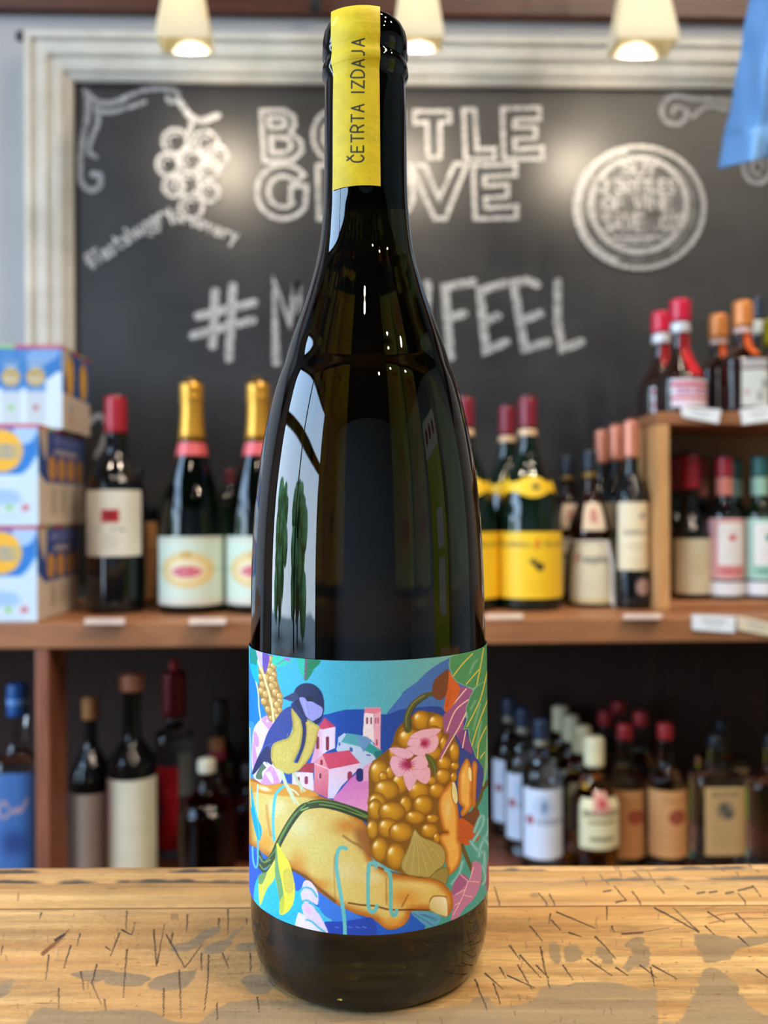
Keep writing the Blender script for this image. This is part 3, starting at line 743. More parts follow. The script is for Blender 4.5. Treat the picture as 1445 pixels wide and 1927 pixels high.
# ================================================================== small fittings on the wall and beam
s0 = at(40, 68, Y1)
scr = empty('wall_screw', (s0[0], Y1, s0[2]), 'small dark screw head in the grey wall, above the frame corner', 'screw')
V, Fc = lathe([(0, .004), (.006, .004), (.009, .002), (.010, .0002), (0, .0002)], 16); mk('screw_head', [(v[0], -v[2], v[1]) for v in V], Fc, plain('dark_steel', (58, 54, 54), .4, metal=.7), scr, True)
MB().box(-.006, .006, -.0046, -.0036, -.001, .001).build('slot', plain('screw_slot', (20, 20, 20), .6), scr)
h0 = at(594, 4, 1.43)
hk = empty('ceiling_hook', (h0[0], 1.4435, h0[2]), 'small black hook on the dark beam, just left of the bottle neck', 'hook')
box('hook_plate', -.008, .008, -.004, 0, -.012, .05, M_CORD, hk, .001); V, Fc = tube(catmull([(0, -.004, 0), (0, -.016, -.006), (0, -.020, .004), (0, -.016, .012)], False, 5), .0035, 8); mk('hook_arm', V, Fc, M_CORD, hk, True)
# ================================================================== counter (its own frame follows the camera heading)
TZ = CZ - 0.1402
M_PLANKSIDE = wood('plank_side_wood', (176, 134, 84), (206, 164, 108), 0.5, (2, 20, 20), 4)
M_TABLE = printed('worn_counter_wood', 0.42, 0.45, bump=.5, bscale=420)
counter = empty('bar_counter', (0, 0, 0), 'worn scratched wooden bar counter with thick planks, in the foreground under the wine bottle', 'counter', rz=-PSI)
_cs, _sn = math.cos(-PSI), math.sin(-PSI)
def cam2w(x, y): return x * _cs - y * _sn, x * _sn + y * _cs
def proj_cam(x, y, z):
    """camera-heading frame (x right, y ahead, z world) to pixels"""
    cr, sr = math.cos(RHO), math.sin(RHO); dz = z - CZ
    return PW / 2 + F * (cr * x - sr * dz) / y, PH / 2 - F * (sr * x + cr * dz) / y
def plank(y0, y1, xs, ys, zf, paint, parts_z=-.03):
    X, Y = np.meshgrid(xs, ys)
    Z = zf(X, Y)
    px, py = proj_cam(X, Y, np.full_like(X, TZ))
    a = Art(px.ravel(), py.ravel(), (206, 164, 100))
    n1 = fbm(X * 9 + 3, Y * 190 + y0 * 900, 1, 4).ravel(); n2 = fbm(X * 26, Y * 420 + y0 * 70, 5, 3).ravel(); n3 = fbm(X * 16 + 7, Y * 22, 9, 3).ravel()
    t = np.clip((n1 - .28) * 2.2, 0, 1)[:, None]
    a.C = np.array((168, 128, 78)) * (1 - t) + np.array((206, 170, 114)) * t
    a.C *= (0.86 + .28 * n2)[:, None]; n5 = fbm(X * 260, Y * 1300, 15, 3).ravel(); a.C *= (0.90 + .20 * n5)[:, None]
    t = np.clip((n3 - .52) * 3, 0, .5)[:, None]; a.C = a.C * (1 - t) + np.array((202, 150, 92)) * t
    paint(a, X.ravel(), Y.ravel())
    g = grid_mesh('plank', np.stack([X, Y, Z], -1), a.C, M_TABLE, counter)
    # skirt
    R_, K_ = X.shape
    loop = [(0, j) for j in range(K_)] + [(i, K_ - 1) for i in range(1, R_)] + [(R_ - 1, j) for j in range(K_ - 2, -1, -1)] + [(i, 0) for i in range(R_ - 2, 0, -1)]
    V = []; Fc = []
    for i, j in loop:
        V.append((X[i, j], Y[i, j], Z[i, j])); V.append((X[i, j], Y[i, j], TZ + parts_z))
    m = len(loop)
    for k in range(m): b, c = 2 * k, 2 * ((k + 1) % m); Fc.append((b, b + 1, c + 1, c))
    Fc.append(tuple(2 * k + 1 for k in range(m)))
    mk('plank_side', V, Fc, M_PLANKSIDE, g)
    return g
xs_in = np.linspace(-.157, .157, 900)
xs = np.concatenate([np.linspace(-.75, -.165, 14), xs_in, np.linspace(.165, .75, 14)])
DARK = (52, 40, 36); GREY = (146, 126, 98)
E_ = lambda a: a.at(0, 1590, 2.89)
F_ = lambda a: a.at(890, 1590, 2.604)
def paint_wide(a, X, Y):
    n = fbm(X * 130, Y * 130, 21, 3); n4 = fbm(X * 30, Y * 500, 31, 3)
    jit = (n - .5) * 9
    px0, py0 = a.X.copy(), a.Y.copy(); a.X = a.X + (fbm(X * 420, Y * 420, 41, 3) - .5) * 16; a.Y = a.Y + jit * 1.2
    g = 1.2
    GP = [(E_, [[(400,695),(470,685),(650,690),(800,715),(770,760),(690,770),(600,760),(560,730),(500,750),(420,720)], [(810,745),(860,710),(960,690),(1070,685),(1060,730),(1000,780),(900,790),(820,775)],
        [(930,560),(1030,530),(1110,460),(1190,440),(1190,460),(1100,540),(1020,580),(950,580)], [(1090,580),(1150,540),(1230,500),(1260,470),(1340,430),(1330,450),(1270,510),(1230,570),(1150,595)],
        [(1280,560),(1390,540),(1450,575),(1330,585)], [(1310,730),(1400,700),(1480,720),(1475,800),(1380,810)], [(0,770),(70,730),(60,770),(0,830),(-60,840)], [(1240,910),(1330,900),(1400,940),(1445,1000),(1300,1100),(1230,960)],
        [(150,990),(180,920),(220,880),(320,890),(450,905),(600,890),(760,900),(870,930),(1000,970),(1445,1000),(1445,1200),(150,1200)]]),
      (F_, [[(-60,850),(70,800),(180,790),(290,760),(350,690),(450,690),(520,670),(650,670),(740,690),(830,710),(890,700),(900,740),(905,877),(900,1100),(-60,1100)],
        [(1000,877),(1080,740),(1110,640),(1150,600),(1200,610),(1290,680),(1310,740),(1350,790),(1420,830),(1480,870),(1480,1100),(890,1100),(930,880)],
        [(1080,450),(1180,435),(1260,455),(1480,450),(1430,480),(1340,500),(1280,520),(1250,560),(1140,575),(1105,520)], [(740,480),(820,450),(850,500),(870,560),(860,600),(800,600),(770,620),(730,590),(790,540),(750,500)],
        [(370,500),(410,485),(430,560),(390,580)], [(455,500),(520,490),(530,560),(455,570)], [(590,520),(640,500),(690,560),(650,585)]])]
    for sel, L_ in GP:
        sel(a)
        for p in L_: a.poly(p, GREY, f=3.0, a=.88)
    a.at().poly([(400,1903),(560,1886),(700,1908),(850,1897),(930,1888),(930,2100),(300,2100)], GREY, f=4, a=.85)
    gm = np.clip(1 - np.abs(a.C - np.array(GREY)).sum(1) / 60, 0, 1)
    a.C *= (1 + (n4 - .5) * .30 * gm)[:, None]
    a.X, a.Y = px0, py0
    a.X = a.X + (fbm(X * 700, Y * 700, 51, 2) - .5) * 2.4
    S1 = [[(690,360),(685,460)],[(660,460),(715,490),(735,420)],[(835,460),(852,655),(895,430)],[(905,490),(1005,665),(1100,540)],[(690,570),(670,830)],[(525,650),(500,750),(550,865)],[(265,600),(250,735)],[(385,550),(345,670)],[(435,485),(418,550)],
      [(650,480),(600,605)],[(1190,400),(1190,450)],[(1240,310),(1240,480)],[(1340,400),(1340,430)],[(975,680),(985,940)],[(1135,600),(1130,740),(1110,910)],[(1210,590),(1245,670)],[(1360,590),(1365,690)],[(440,690),(455,790)],[(320,780),(320,880)],
      [(1180,860),(1180,960)],[(15,550),(5,600)],[(225,370),(215,400)],[(1400,830),(1410,910)],[(575,555),(600,575)],[(1095,590),(1095,680)],[(1020,380),(1015,470)],[(940,480),(930,540)],[(570,840),(575,900)],[(890,780),(890,930)]]
    E_(a)
    for s_ in S1: a.stroke(s_, 8.5, DARK, sm=False, f=1.3, a=.95, w2=3.5)
    a.stroke([(235,592),(290,545),(340,500),(375,460)], 24, (120, 74, 44), f=3, a=.9, w2=6); a.stroke([(300,520),(350,488)], 14, (52, 36, 34), a=.9); a.stroke([(285,585),(360,520)], 8, (206, 150, 100))
    for x in range(930, 975, 9): a.stroke([(x, 375), (x + 4, 405)], 5, (110, 86, 62), a=.7)
    S2 = [[(380,340),(370,385)],[(385,370),(430,420)],[(470,430),(530,450)],[(655,300),(655,370)],[(600,450),(650,500),(700,560)],[(330,500),(350,600),(375,700)],[(220,590),(290,710)],[(230,540),(330,650)],[(170,640),(300,700)],[(100,680),(135,780)],[(10,660),(70,810)],
      [(60,630),(150,710)],[(310,590),(370,650)],[(560,560),(680,640)],[(410,330),(600,410)],[(890,310),(1110,430),(980,310)],[(1150,330),(1230,380)],[(1290,340),(1390,435)],[(870,600),(890,690)],[(820,590),(900,650)],[(1140,400),(1180,440)],[(680,400),(690,430)],
      [(1300,450),(1350,495)],[(130,600),(160,650)],[(440,590),(490,660)],[(180,495),(230,560)],[(700,600),(760,640)],[(1390,610),(1445,650)],[(280,400),(340,470)],[(880,590),(1000,655)]]
    F_(a)
    for s_ in S2: a.stroke(s_, 8.0, DARK, sm=False, f=1.3, a=.92, w2=3.5)
    a.stroke([(730,436),(830,430)], 11, (88, 60, 50), a=.85); a.stroke([(830,428),(960,408)], 5, (120, 84, 60), a=.7)
    for y0 in (300, 345, 375): a.stroke([(1080 + y0 * .2, y0 + 12), (1260, y0 - 8), (1445, y0 - 14)], 6, (140, 84, 56), a=.6)
    a.at()
    r_ = random.Random(4)
    for _ in range(260):
        x, y = r_.uniform(0, 1445), r_.uniform(1712, 1927); L_ = r_.uniform(3, 24); d = r_.uniform(-3, 3)
        if r_.random() < .45: a.stroke([(x, y), (x + d, y + L_ * .7)], r_.uniform(.8, 1.8), (96, 74, 58), sm=False, a=.6)
        else: a.stroke([(x, y), (x + L_ * 1.5, y + d * .4)], r_.uniform(.8, 1.6), (120, 88, 60), sm=False, a=.5)
    for _ in range(60):
        a.ell(r_.uniform(0, 1445), r_.uniform(1712, 1927), r_.uniform(1, 4), r_.uniform(.8, 2), (112, 82, 56), a=.55)
def paint_mid(a, X, Y):
    a.C = a.C * .75 + np.array((232, 194, 128)) * .25
    a.X = a.X + (fbm(X * 700, Y * 700, 52, 2) - .5) * 2.4
    F_(a)
    for s_ in [[(680,190),(750,275),(700,282)],[(780,230),(820,285)],[(375,245),(400,290)],[(1300,240),(1345,295)],[(1020,190),(1060,220)],[(900,200),(935,240)],[(100,200),(130,290)],[(320,240),(365,290)],[(1360,190),(1410,255)]]: a.stroke(s_, 6, DARK, sm=False, a=.75)
    for x0, y0 in ((1240,240),(1300,225),(1340,215),(1100,240),(640,232),(1160,236)): a.stroke([(x0,y0),(x0+34,y0-6)], 10, (70,62,58), a=.7)
    a.ell(300, 250, 22, 12, (150, 120, 84), f=4, a=.7)
    E_(a); a.stroke([(340,235),(700,237)], 4, (120,82,50), a=.7); a.stroke([(590,236),(630,236)], 12, (60,42,34)); a.stroke([(100,265),(97,305)], 7, (110,76,44), a=.8)
    for k in range(9): a.stroke([(40+150*k, 300 + (k % 3) * 6),(150+150*k, 303 + (k % 2) * 5)], 5, (196,140,74), a=.5)
def paint_back(a, X, Y):
    a.C = a.C * .9 + np.array((180, 136, 84)) * .1
    ph = (Y - .3290) / .021
    a.C *= (1 - .10 * np.exp(-((ph - .05) / .1) ** 2))[:, None]
    for yy, amp in ((.3350, .9), (.3444, 1.0)):
        yl = yy + (fbm(X * 40, X * 0, 61, 3) - .5) * .0026
        on = np.clip((fbm(X * 55 + yy * 900, X * 0 + 3.3, 71, 3) - .36) * 7, 0, 1)
        wd = .0009 + .0016 * fbm(X * 220, X * 0, 81, 2)
        al = np.clip(1 - np.abs(Y - yl) / wd, 0, 1) * on * amp
        al = np.clip(al * 1.6, 0, .95)[:, None]; a.C = a.C * (1 - al) + np.array((58, 50, 46)) * al
    a.X = a.X + (fbm(X * 700, Y * 700, 53, 2) - .5) * 2.4
    F_(a)
    for s_ in [[(710,95),(730,165)],[(850,120),(890,180)],[(620,140),(670,190)],[(540,150),(555,185)],[(780,120),(830,160)],[(1140,80),(1230,125)],[(1350,95),(1400,130)],[(680,80),(700,110)],[(1290,130),(1310,160)]]: a.stroke(s_, 5.5, (92,70,56), sm=False, a=.75)
    E_(a)
    for s_ in [[(0,170),(60,140)],[(880,165),(930,115)],[(540,165),(590,140)],[(680,215),(720,180)],[(190,160),(260,150)]]: a.stroke(s_, 7, (176,124,66), a=.6)
tilt = lambda X: X * .0
g1y, g2y = .3124, .3290
def zwide(X, Y):
    e = np.clip((Y - (g1y - .0022)) / .0022, 0, 1)
    return TZ + (fbm(X * 14, Y * 60, 91, 3) - .5) * .0004 - .0016 * e ** 2
def zmid(X, Y):
    e = np.clip((Y - (g2y - .002)) / .002, 0, 1); e0 = np.clip((g1y + .0022 - Y) / .0022, 0, 1)
    return TZ + .0002 + (fbm(X * 14, Y * 60, 92, 3) - .5) * .0003 - .0012 * e ** 2 - .0012 * e0 ** 2
def zback(X, Y):
    e = np.clip((Y - .3472) / .0028, 0, 1); e0 = np.clip((g2y + .003 - Y) / .0022, 0, 1)
    gr = np.exp(-((Y - .3350) / .0010) ** 2) + np.exp(-((Y - .3444) / .0010) ** 2)
    return TZ - .0004 - .0011 * gr - .0035 * e ** 2 - .0012 * e0 ** 2 + (fbm(X * 25, Y * 90, 93, 3) - .5) * .0010
ys_w = np.concatenate([np.linspace(.04, .225, 10), np.linspace(.2345, g1y - .0005, 320)])
plank(.04, g1y, xs, ys_w, zwide, paint_wide)
plank(g1y, g2y, xs, np.linspace(g1y + .0004, g2y - .0004, 54), zmid, paint_mid)
plank(g2y, .3500, xs, np.linspace(g2y + .0004, .3500, 66), zback, paint_back)
M_COUNTER = wood('counter_carcass', (120, 84, 54), (150, 108, 70), 0.55, (14, 14, 2), 3)
box('carcass', -.72, .72, .07, .33, 0.0, TZ - .0305, M_COUNTER, counter, .004)

# ================================================================== the wine bottle in front
D = .278
HX = (691.4 - PW / 2) / F * D
bx, by = cam2w(HX, D)
M_HERO = glass('olive_bottle_glass', (.020, .018, .0035), 1.0, 0.012, 1.46, lin=True)
hero = empty('wine_bottle', (bx, by, TZ), 'tall dark wine bottle with colourful illustrated label and yellow neck tape on the counter', 'bottle', rz=-PSI)
def hz(y, dd=D): return CZ - TZ - (y - PH / 2) / F * dd
def hr(wpx): return D * math.sin(math.atan(wpx / F))
SIL = [(168, 75.5), (200, 76.5), (260, 77.2), (330, 78), (381, 79.5), (419, 82.5), (457, 87), (495, 94), (533, 105), (571, 117.5), (609, 131.5), (647, 145), (685, 156.5), (725, 171), (790, 187.5), (855, 199.5), (920, 208.5), (985, 214.2), (1050, 217.8), (1115, 219.6), (1213, 221.5), (1450, 222.5), (1660, 223.5)]
sil = [(hr(wp), hz(y, D - hr(wp) ** 2 / D)) for y, wp in SIL]
zs = catmull([(r, z) for r, z in sil], False, 5)
RB = zs[-1][0]
HL = CZ - TZ
lip = [(0, HL + .1551), (.0055, HL + .1550), (.0082, HL + .1547), (.0104, HL + .1539), (.0120, HL + .1525), (.0130, HL + .1505), (.0135, HL + .1478), (.01355, hz(112)), (.0132, hz(117)), (.0130, hz(122)), (.0131, hz(127)), (.0135, hz(131)), (.01365, hz(136)), (.0137, hz(144)), (.0135, hz(150)), (.0129, hz(155)), (.0127, hz(160))]
base = [(RB, .020), (RB * .9985, .0165), (RB * .993, .0125), (RB * .978, .0085), (RB * .952, .0048), (RB * .915, .0018), (RB * .875, .0004), (RB * .83, .0), (RB * .76, .0008), (RB * .60, .0028), (RB * .38, .0044), (0, .0050)]
prof = lip + [tuple(p) for p in zs] + base
V, Fc = lathe(prof, 160)
ho = mk('glass_body', V, Fc, M_HERO, hero, True)
V, Fc = lathe([(0, hz(70)), (.0096, hz(70)), (.0096, hz(388)), (.0085, hz(394)), (0, hz(394))], 40)
mk('cork', V, Fc, plain('dark_cork', (40, 32, 26), .8, .2, 200), hero, True)
# neck tape
M_TAPE = printed('yellow_paper_tape', 0.55, 0.35, bump=.25, bscale=700)
zt0 = hz(349, D - .0133)
th0, th1 = math.radians(-48), math.radians(20.5)
nU, nV = 130, 420
def tape_r(z):
    pr = np.array(prof[:len(lip) + len(zs)]); o = np.argsort(pr[:, 1])
    return np.interp(z, pr[o, 1], pr[o, 0])
zz = np.linspace(zt0, HL + .1476, 330)
rr_ = np.maximum(tape_r(zz), np.where(zz > hz(112), .01362, 0)) + .00022
rr_ = np.convolve(np.pad(rr_, 12, mode='edge'), np.ones(25) / 25, 'valid')
rr_ = np.maximum(rr_, tape_r(zz) + .00012)
up_ = catmull([(rr_[-1], zz[-1]), (.0133, HL + .1508), (.0122, HL + .1530), (.0105, HL + .1544), (.0083, HL + .1552), (.0055, HL + .1556)], False, 12)[1:]
rr_ = np.concatenate([rr_, up_[:, 0]]); zz = np.concatenate([zz, up_[:, 1]])
nF = len(zz); nB = 24; nV = nF + nB
uu = np.linspace(0, 1, nU); R0 = .0138
pos = np.zeros((nV, nU, 3)); th = th0 + (th1 - th0) * uu
for i in range(nF):
    x = rr_[min(i, 329)] * np.sin(th); k = np.clip((i - 300) / 60, 0, 1)
    pos[i] = np.stack([x, -(np.sqrt(R0 ** 2 - x ** 2) - (R0 - rr_[i])), np.full(nU, zz[i]) + k * .0009 * (1 - uu) ** 2 + k * .0003 * uu], -1)
for i in range(nB):
    q = pos[nF - 1].copy(); t_ = (i + 1) / nB; q[:, 1] = q[:, 1] * (1 - t_) + .0075 * t_; pos[nF + i] = q
W3 = pos.reshape(-1, 3)
px, py = proj_cam(W3[:, 0] + HX, W3[:, 1] + D, W3[:, 2] + TZ)
a = Art(px, py, (216, 188, 14))
nn = fbm(px * .05, py * .05, 3, 3); a.C = a.C * (0.93 + .14 * nn)[:, None]
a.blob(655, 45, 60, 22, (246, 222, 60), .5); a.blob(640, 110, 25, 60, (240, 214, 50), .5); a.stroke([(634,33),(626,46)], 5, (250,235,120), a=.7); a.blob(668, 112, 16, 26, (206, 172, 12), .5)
TXT = [('\u010cETRTA', 306, 196), ('IZDAJA', 177, 72)]
for word, ya, yb in TXT:
    for st in text_strokes(word, 0, 0, 23, abs(yb - ya) - 2, .42):
        m_ = (ya + yb) / 2
        a.stroke([(673.0 - (m_ - x - 190) * .008 + y * 1.0, m_ - x) for x, y in st], 3.1, (44, 44, 30), sm=word == 'x' or len(st) > 5, f=1.1)
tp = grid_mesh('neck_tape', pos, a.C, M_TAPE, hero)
tp['label'] = 'yellow paper tape over the bottle top, printed in black capitals'

# ------------------------------------------------------------------ the big label
RL = RB + .00035
zl1, zl0 = hz(1244, D - RL), hz(1760, D - RL)
nU, nV = 640, 540
th = np.radians(np.linspace(-101, 101, nU)); zv = np.linspace(zl0, zl1, nV)
TH, ZV = np.meshgrid(th, zv)
rad = np.interp(zv, [0, .0085, .0125, .0165, .02, 1], [RB * .978, RB * .978, RB * .993, RB * .9985, RB, RB])
rprof = np.array(prof[len(lip):]); o_ = np.argsort(rprof[:, 1]); rad = np.interp(zv, rprof[o_, 1], rprof[o_, 0]) + .00035
RR = np.repeat(rad[:, None], nU, 1)
pos = np.stack([RR * np.sin(TH), -RR * np.cos(TH), ZV], -1)
lim = math.radians(82.0)
THc = np.clip(TH, -lim, lim)
px, py = proj_cam(RR * np.sin(THc) + HX, D - RR * np.cos(THc), ZV + TZ)
px = px + np.degrees(TH - THc) * .35
a = Art(px.ravel(), py.ravel(), (60, 185, 215))
# artwork, traced in photograph pixels: A/B/C/D are four working crops
def A_(): return a.at(460, 1220, 6.0208)
def B_(): return a.at(680, 1220, 5.78)
def C_(): return a.at(460, 1480, 6.0208)
def D_(): return a.at(680, 1480, 5.78)
def N_(): return a.at()
R9 = random.Random(9)
N_().poly([(440,1180),(960,1180),(960,1800),(440,1800)], ('lin', (480,1300), (44,176,222), (850,1280), (112,178,182)), sm=False)
A_().poly([(0,200),(130,300),(170,420),(210,600),(260,720),(200,1000),(0,1000)], (18,126,226))
A_().poly([(0,900),(120,880),(110,1400),(60,1500),(0,1500)], (60,150,225))
B_().poly([(270,722),(330,640),(420,530),(470,460),(600,370),(680,290),(790,200),(950,110),(1100,60),(1100,760),(280,760)], (66,112,192))
N_().poly([(596,1352),(620,1343),(643,1337),(660,1335),(700,1336),(716,1343),(730,1344),(746,1338),(761,1334),(791,1331),(815,1329),(832,1332),(840,1340),(925,1380),(925,1500),(880,1580),(560,1580),(525,1480),(560,1400)], ('lin', (600,1400), (24,80,178), (880,1400), (42,66,150)))
N_().poly([(430,1560),(560,1640),(680,1700),(790,1720),(850,1740),(900,1800),(430,1800)], (22,92,206))
# striped ball on the left
A_().poly([(110,900),(200,790),(290,760),(345,820),(400,1100),(430,1400),(390,1540),(200,1540),(90,1420),(85,1100)], (226,206,242))
for p in ([(190,800),(290,760),(330,870),(320,960),(260,900)],[(110,940),(160,1010),(160,1110),(110,1090)],[(95,1060),(130,1150),(140,1280),(95,1330)],[(200,1480),(300,1330),(390,1480),(380,1545),(210,1540)]): A_().poly(p, (208,150,226))
A_().ell(258,825,11,14,(245,230,250)); A_().poly([(240,1420),(290,1400),(330,1500),(310,1530)], (226,206,242))
# grapes upper left
A_().poly([(280,80),(345,190),(365,330),(425,540),(430,640),(380,800),(300,830),(250,740),(170,520),(160,330),(200,220),(250,150)], (160,118,54))
for x, y, r in ((295,120,38),(265,190,42),(325,200,38),(290,260,45),(335,300,36),(195,240,40),(185,320,36),(245,330,44),(310,350,42),(340,410,40),(205,410,40),(310,430,42),(190,480,38),(350,500,44),(240,520,42),(395,540,38),(400,600,34),(220,600,40),(310,600,46),(370,640,42),(265,690,36),(340,710,40),(400,700,30),(370,770,34),(300,790,30)):
    A_().ball(x, y, r, r * 1.15, (206,164,92), (150,108,48), (242,218,150))
A_().stroke([(120,60),(170,190),(215,300),(250,420),(280,520),(310,660),(335,880)], 24, (238,228,158)); A_().stroke([(75,190),(120,340),(155,500),(165,680),(190,860),(180,1040),(160,1220)], 15, (222,216,160))
A_().poly([(65,0),(120,20),(150,120),(110,230),(70,190)], (6,142,126)); A_().poly([(60,190),(130,200),(165,400),(100,330)], (0,180,232)); A_().poly([(130,30),(200,50),(195,230)], (200,180,236)); A_().poly([(205,60),(280,80),(270,180),(225,290)], (102,72,172))
A_().poly([(325,90),(430,100),(560,125),(500,165),(440,200),(370,205),(315,170)], (52,198,166)); A_().poly([(430,105),(520,120),(500,148)], (162,110,204)); A_().stroke([(370,180),(470,125)], 12, (120,100,170), a=.7)
A_().poly([(605,120),(690,125),(692,365),(650,300),(620,230)], (34,186,160)); A_().poly([(695,125),(860,138),(830,195),(780,240),(760,290),(690,365)], (16,126,86)); A_().stroke([(695,125),(695,200),(685,350)], 20, (126,72,116))
for y in (150, 200, 250): A_().stroke([(700,y+40),(790,y)], 5, (10,98,70), a=.7); A_().stroke([(640,y),(685,y+40)], 5, (90,214,190), a=.7)
# village
A_().poly([(735,1205),(770,1200),(760,1320),(715,1320)], (30,84,196), sm=False)
A_().poly([(835,905),(1030,890),(1025,1130),(940,1165),(880,1210),(800,1295),(750,1300),(790,1150),(825,1000)], ('lin',(830,1000),(224,166,200),(900,1000),(232,214,240)), sm=False)
A_().poly([(905,785),(1030,885),(890,918),(830,905)], (206,72,106), sm=False); A_().poly([(905,785),(1030,885),(960,900)], (188,54,92), sm=False, a=.7)
for x, y0, y1, wd in ((828,1000,1135,34),(940,1000,1150,36)): A_().stroke([(x,y0+16),(x,y1-10)], wd, (128,40,62), sm=False); 
B_().poly([(0,950),(60,960),(110,1000),(150,1070),(222,1110),(226,1170),(150,1210),(60,1260),(-20,1330),(-40,1000)], (186,206,236), sm=False)
A_().poly([(1060,1010),(1130,960),(1340,1060),(1330,1160),(1445,1180),(1450,1310),(1310,1390),(1200,1360),(1040,1150),(1060,1050)], (186,206,236), sm=False)
A_().poly([(1160,960),(1370,995),(1320,1118),(1095,1062)], (82,168,182), sm=False); A_().poly([(1370,995),(1450,1040),(1345,1180),(1330,1110)], (98,134,204), sm=False)
B_().poly([(-60,960),(0,950),(60,960),(110,1000),(80,1040),(30,1110),(0,1090)], (104,150,200), sm=False); B_().poly([(90,1030),(150,1070),(222,1112),(226,1172),(160,1195),(120,1150),(30,1110)], (46,152,152), sm=False); B_().poly([(140,1120),(222,1112),(226,1172),(150,1200)], (30,120,130), sm=False)
A_().poly([(1190,1120),(1225,1130),(1225,1175),(1190,1165)], (62,96,168), sm=False); A_().ell(1075,1085,11,22,(70,100,172)); B_().stroke([(60,1160),(95,1165)], 14, (62,96,168))
B_().poly([(30,700),(135,705),(140,1030),(110,1000),(60,960),(15,955)], (240,226,232), sm=False); B_().poly([(135,705),(212,690),(206,1105),(150,1070),(138,1010)], (232,168,188), sm=False)
B_().poly([(28,702),(40,655),(205,648),(214,690),(135,712)], (226,132,152), sm=False)
for k in range(6): B_().stroke([(40+30*k,648),(52+30*k,646)], 12, (236,160,174))
for x in (62,106): B_().stroke([(x,760),(x,815)], 20, (140,70,90), sm=False)
for x in (155,180): B_().stroke([(x,760),(x,810)], 14, (172,90,112), sm=False)
B_().stroke([(168,1000),(168,1050)], 16, (150,60,84), sm=False)
A_().poly([(540,1400),(775,1405),(790,1620),(640,1590),(540,1540)], (228,212,238), sm=False); A_().poly([(690,1300),(795,1302),(775,1412),(600,1395)], (166,50,72), sm=False)
for x, wd in ((700,40),(612,26)): A_().stroke([(x,1470),(x,1520)], wd, (150,50,80), sm=False)
A_().poly([(950,1370),(1310,1300),(1300,1360),(1240,1420),(1100,1560),(1010,1700),(940,1700)], ('lin',(1100,1350),(232,198,224),(1060,1600),(216,210,238)), sm=False)
A_().poly([(790,1310),(885,1200),(955,1370),(945,1700),(785,1625)], ('lin',(870,1250),(238,152,164),(870,1650),(206,104,132)), sm=False); A_().poly([(885,1195),(1185,1155),(1310,1300),(950,1370)], (206,74,106), sm=False); A_().stroke([(795,1305),(955,1370)], 12, (240,200,214), sm=False)
A_().stroke([(872,1275),(872,1310)], 28, (150,40,64), sm=False); A_().stroke([(855,1430),(855,1470)], 36, (236,190,204), sm=False); A_().stroke([(858,1430),(858,1465)], 28, (140,44,70), sm=False)
A_().stroke([(1195,1420),(1190,1465)], 52, (150,50,84), sm=False)
N_().poly([(628,1502),(640,1488),(655,1470),(675,1452),(690,1448),(702,1478),(704,1545),(640,1515)], ('lin',(650,1460),(200,112,192),(690,1530),(232,160,204)))
B_().poly([(20,1290),(110,1230),(130,1440),(20,1450)], (224,166,206), sm=False)
A_().stroke([(1306,1400),(1306,1470)], 82, (34,44,108), sm=False)
# bird
A_().poly([(530,660),(440,700),(360,800),(260,960),(200,1130),(140,1260),(95,1380),(105,1425),(230,1290),(310,1315),(300,1180),(320,1090),(400,1045),(500,1005),(545,880),(555,770)], (46,66,146))
A_().poly([(190,1190),(150,1250),(92,1390),(108,1425),(230,1285),(312,1318),(300,1170),(250,1100)], (32,42,94)); A_().stroke([(300,1080),(220,1120),(190,1180)], 9, (60,96,190))
A_().poly([(225,1285),(265,1330),(200,1400),(200,1480),(130,1470),(150,1390)], (84,112,90)); A_().stroke([(225,1300),(260,1340)], 30, (226,232,240))
A_().poly([(530,680),(600,740),(640,800),(660,920),(640,1100),(600,1200),(540,1330),(490,1420),(420,1385),(340,1340),(300,1250),(305,1130),(340,1070),(420,1040),(500,1005),(545,900)], (208,188,92), edge=((176,154,66), 7))
A_().poly([(680,790),(760,830),(848,885),(830,960),(800,1100),(740,1240),(660,1340),(590,1390),(550,1380),(620,1260),(680,1080),(695,930)], (210,190,96), edge=((180,158,70), 6))
for _ in range(150):
    x, y = R9.uniform(310, 800), R9.uniform(720, 1390)
    if (x < 640 and y > 1040 - (x - 420) * 1.2 and x > 310 and y < 1390 - max(0, x - 480) * 1.2) or (690 < x < 830 and 830 < y < 1400 - (x - 560) * 1.7):
        A_().stroke([(x, y), (x - R9.uniform(2, 14), y + R9.uniform(16, 40))], R9.uniform(4, 9), R9.choice([(232,222,150),(176,152,62),(222,206,118)]), sm=False, a=.55)
A_().poly([(640,740),(680,780),(700,930),(680,1100),(620,1250),(565,1375),(530,1375),(600,1240),(640,1100),(660,930),(640,810)], (28,38,92))
A_().poly([(525,655),(560,600),(620,580),(690,760),(710,830),(650,820),(590,740)], (30,44,104))
A_().poly([(560,600),(560,510),(585,450),(640,408),(720,394),(800,420),(870,490),(900,590),(902,700),(875,800),(820,862),(760,820),(690,790),(620,700),(580,640)], (24,34,82))
A_().poly([(620,565),(680,560),(710,600),(760,602),(830,640),(884,680),(872,760),(820,800),(770,822),(700,775),(660,680)], (152,152,218))
for k in range(16): A_().stroke([(655+k*11,590+k*5),(700+k*9,770-k*4)], 4, R9.choice([(180,180,236),(126,126,200)]), sm=False, a=.7)
A_().poly([(436,566),(480,540),(520,520),(575,500),(610,560),(560,602),(500,592)], (48,60,108)); A_().stroke([(440,566),(520,566),(590,556)], 6, (24,30,60), a=.8); A_().ell(742,572,40,28,(16,20,44))
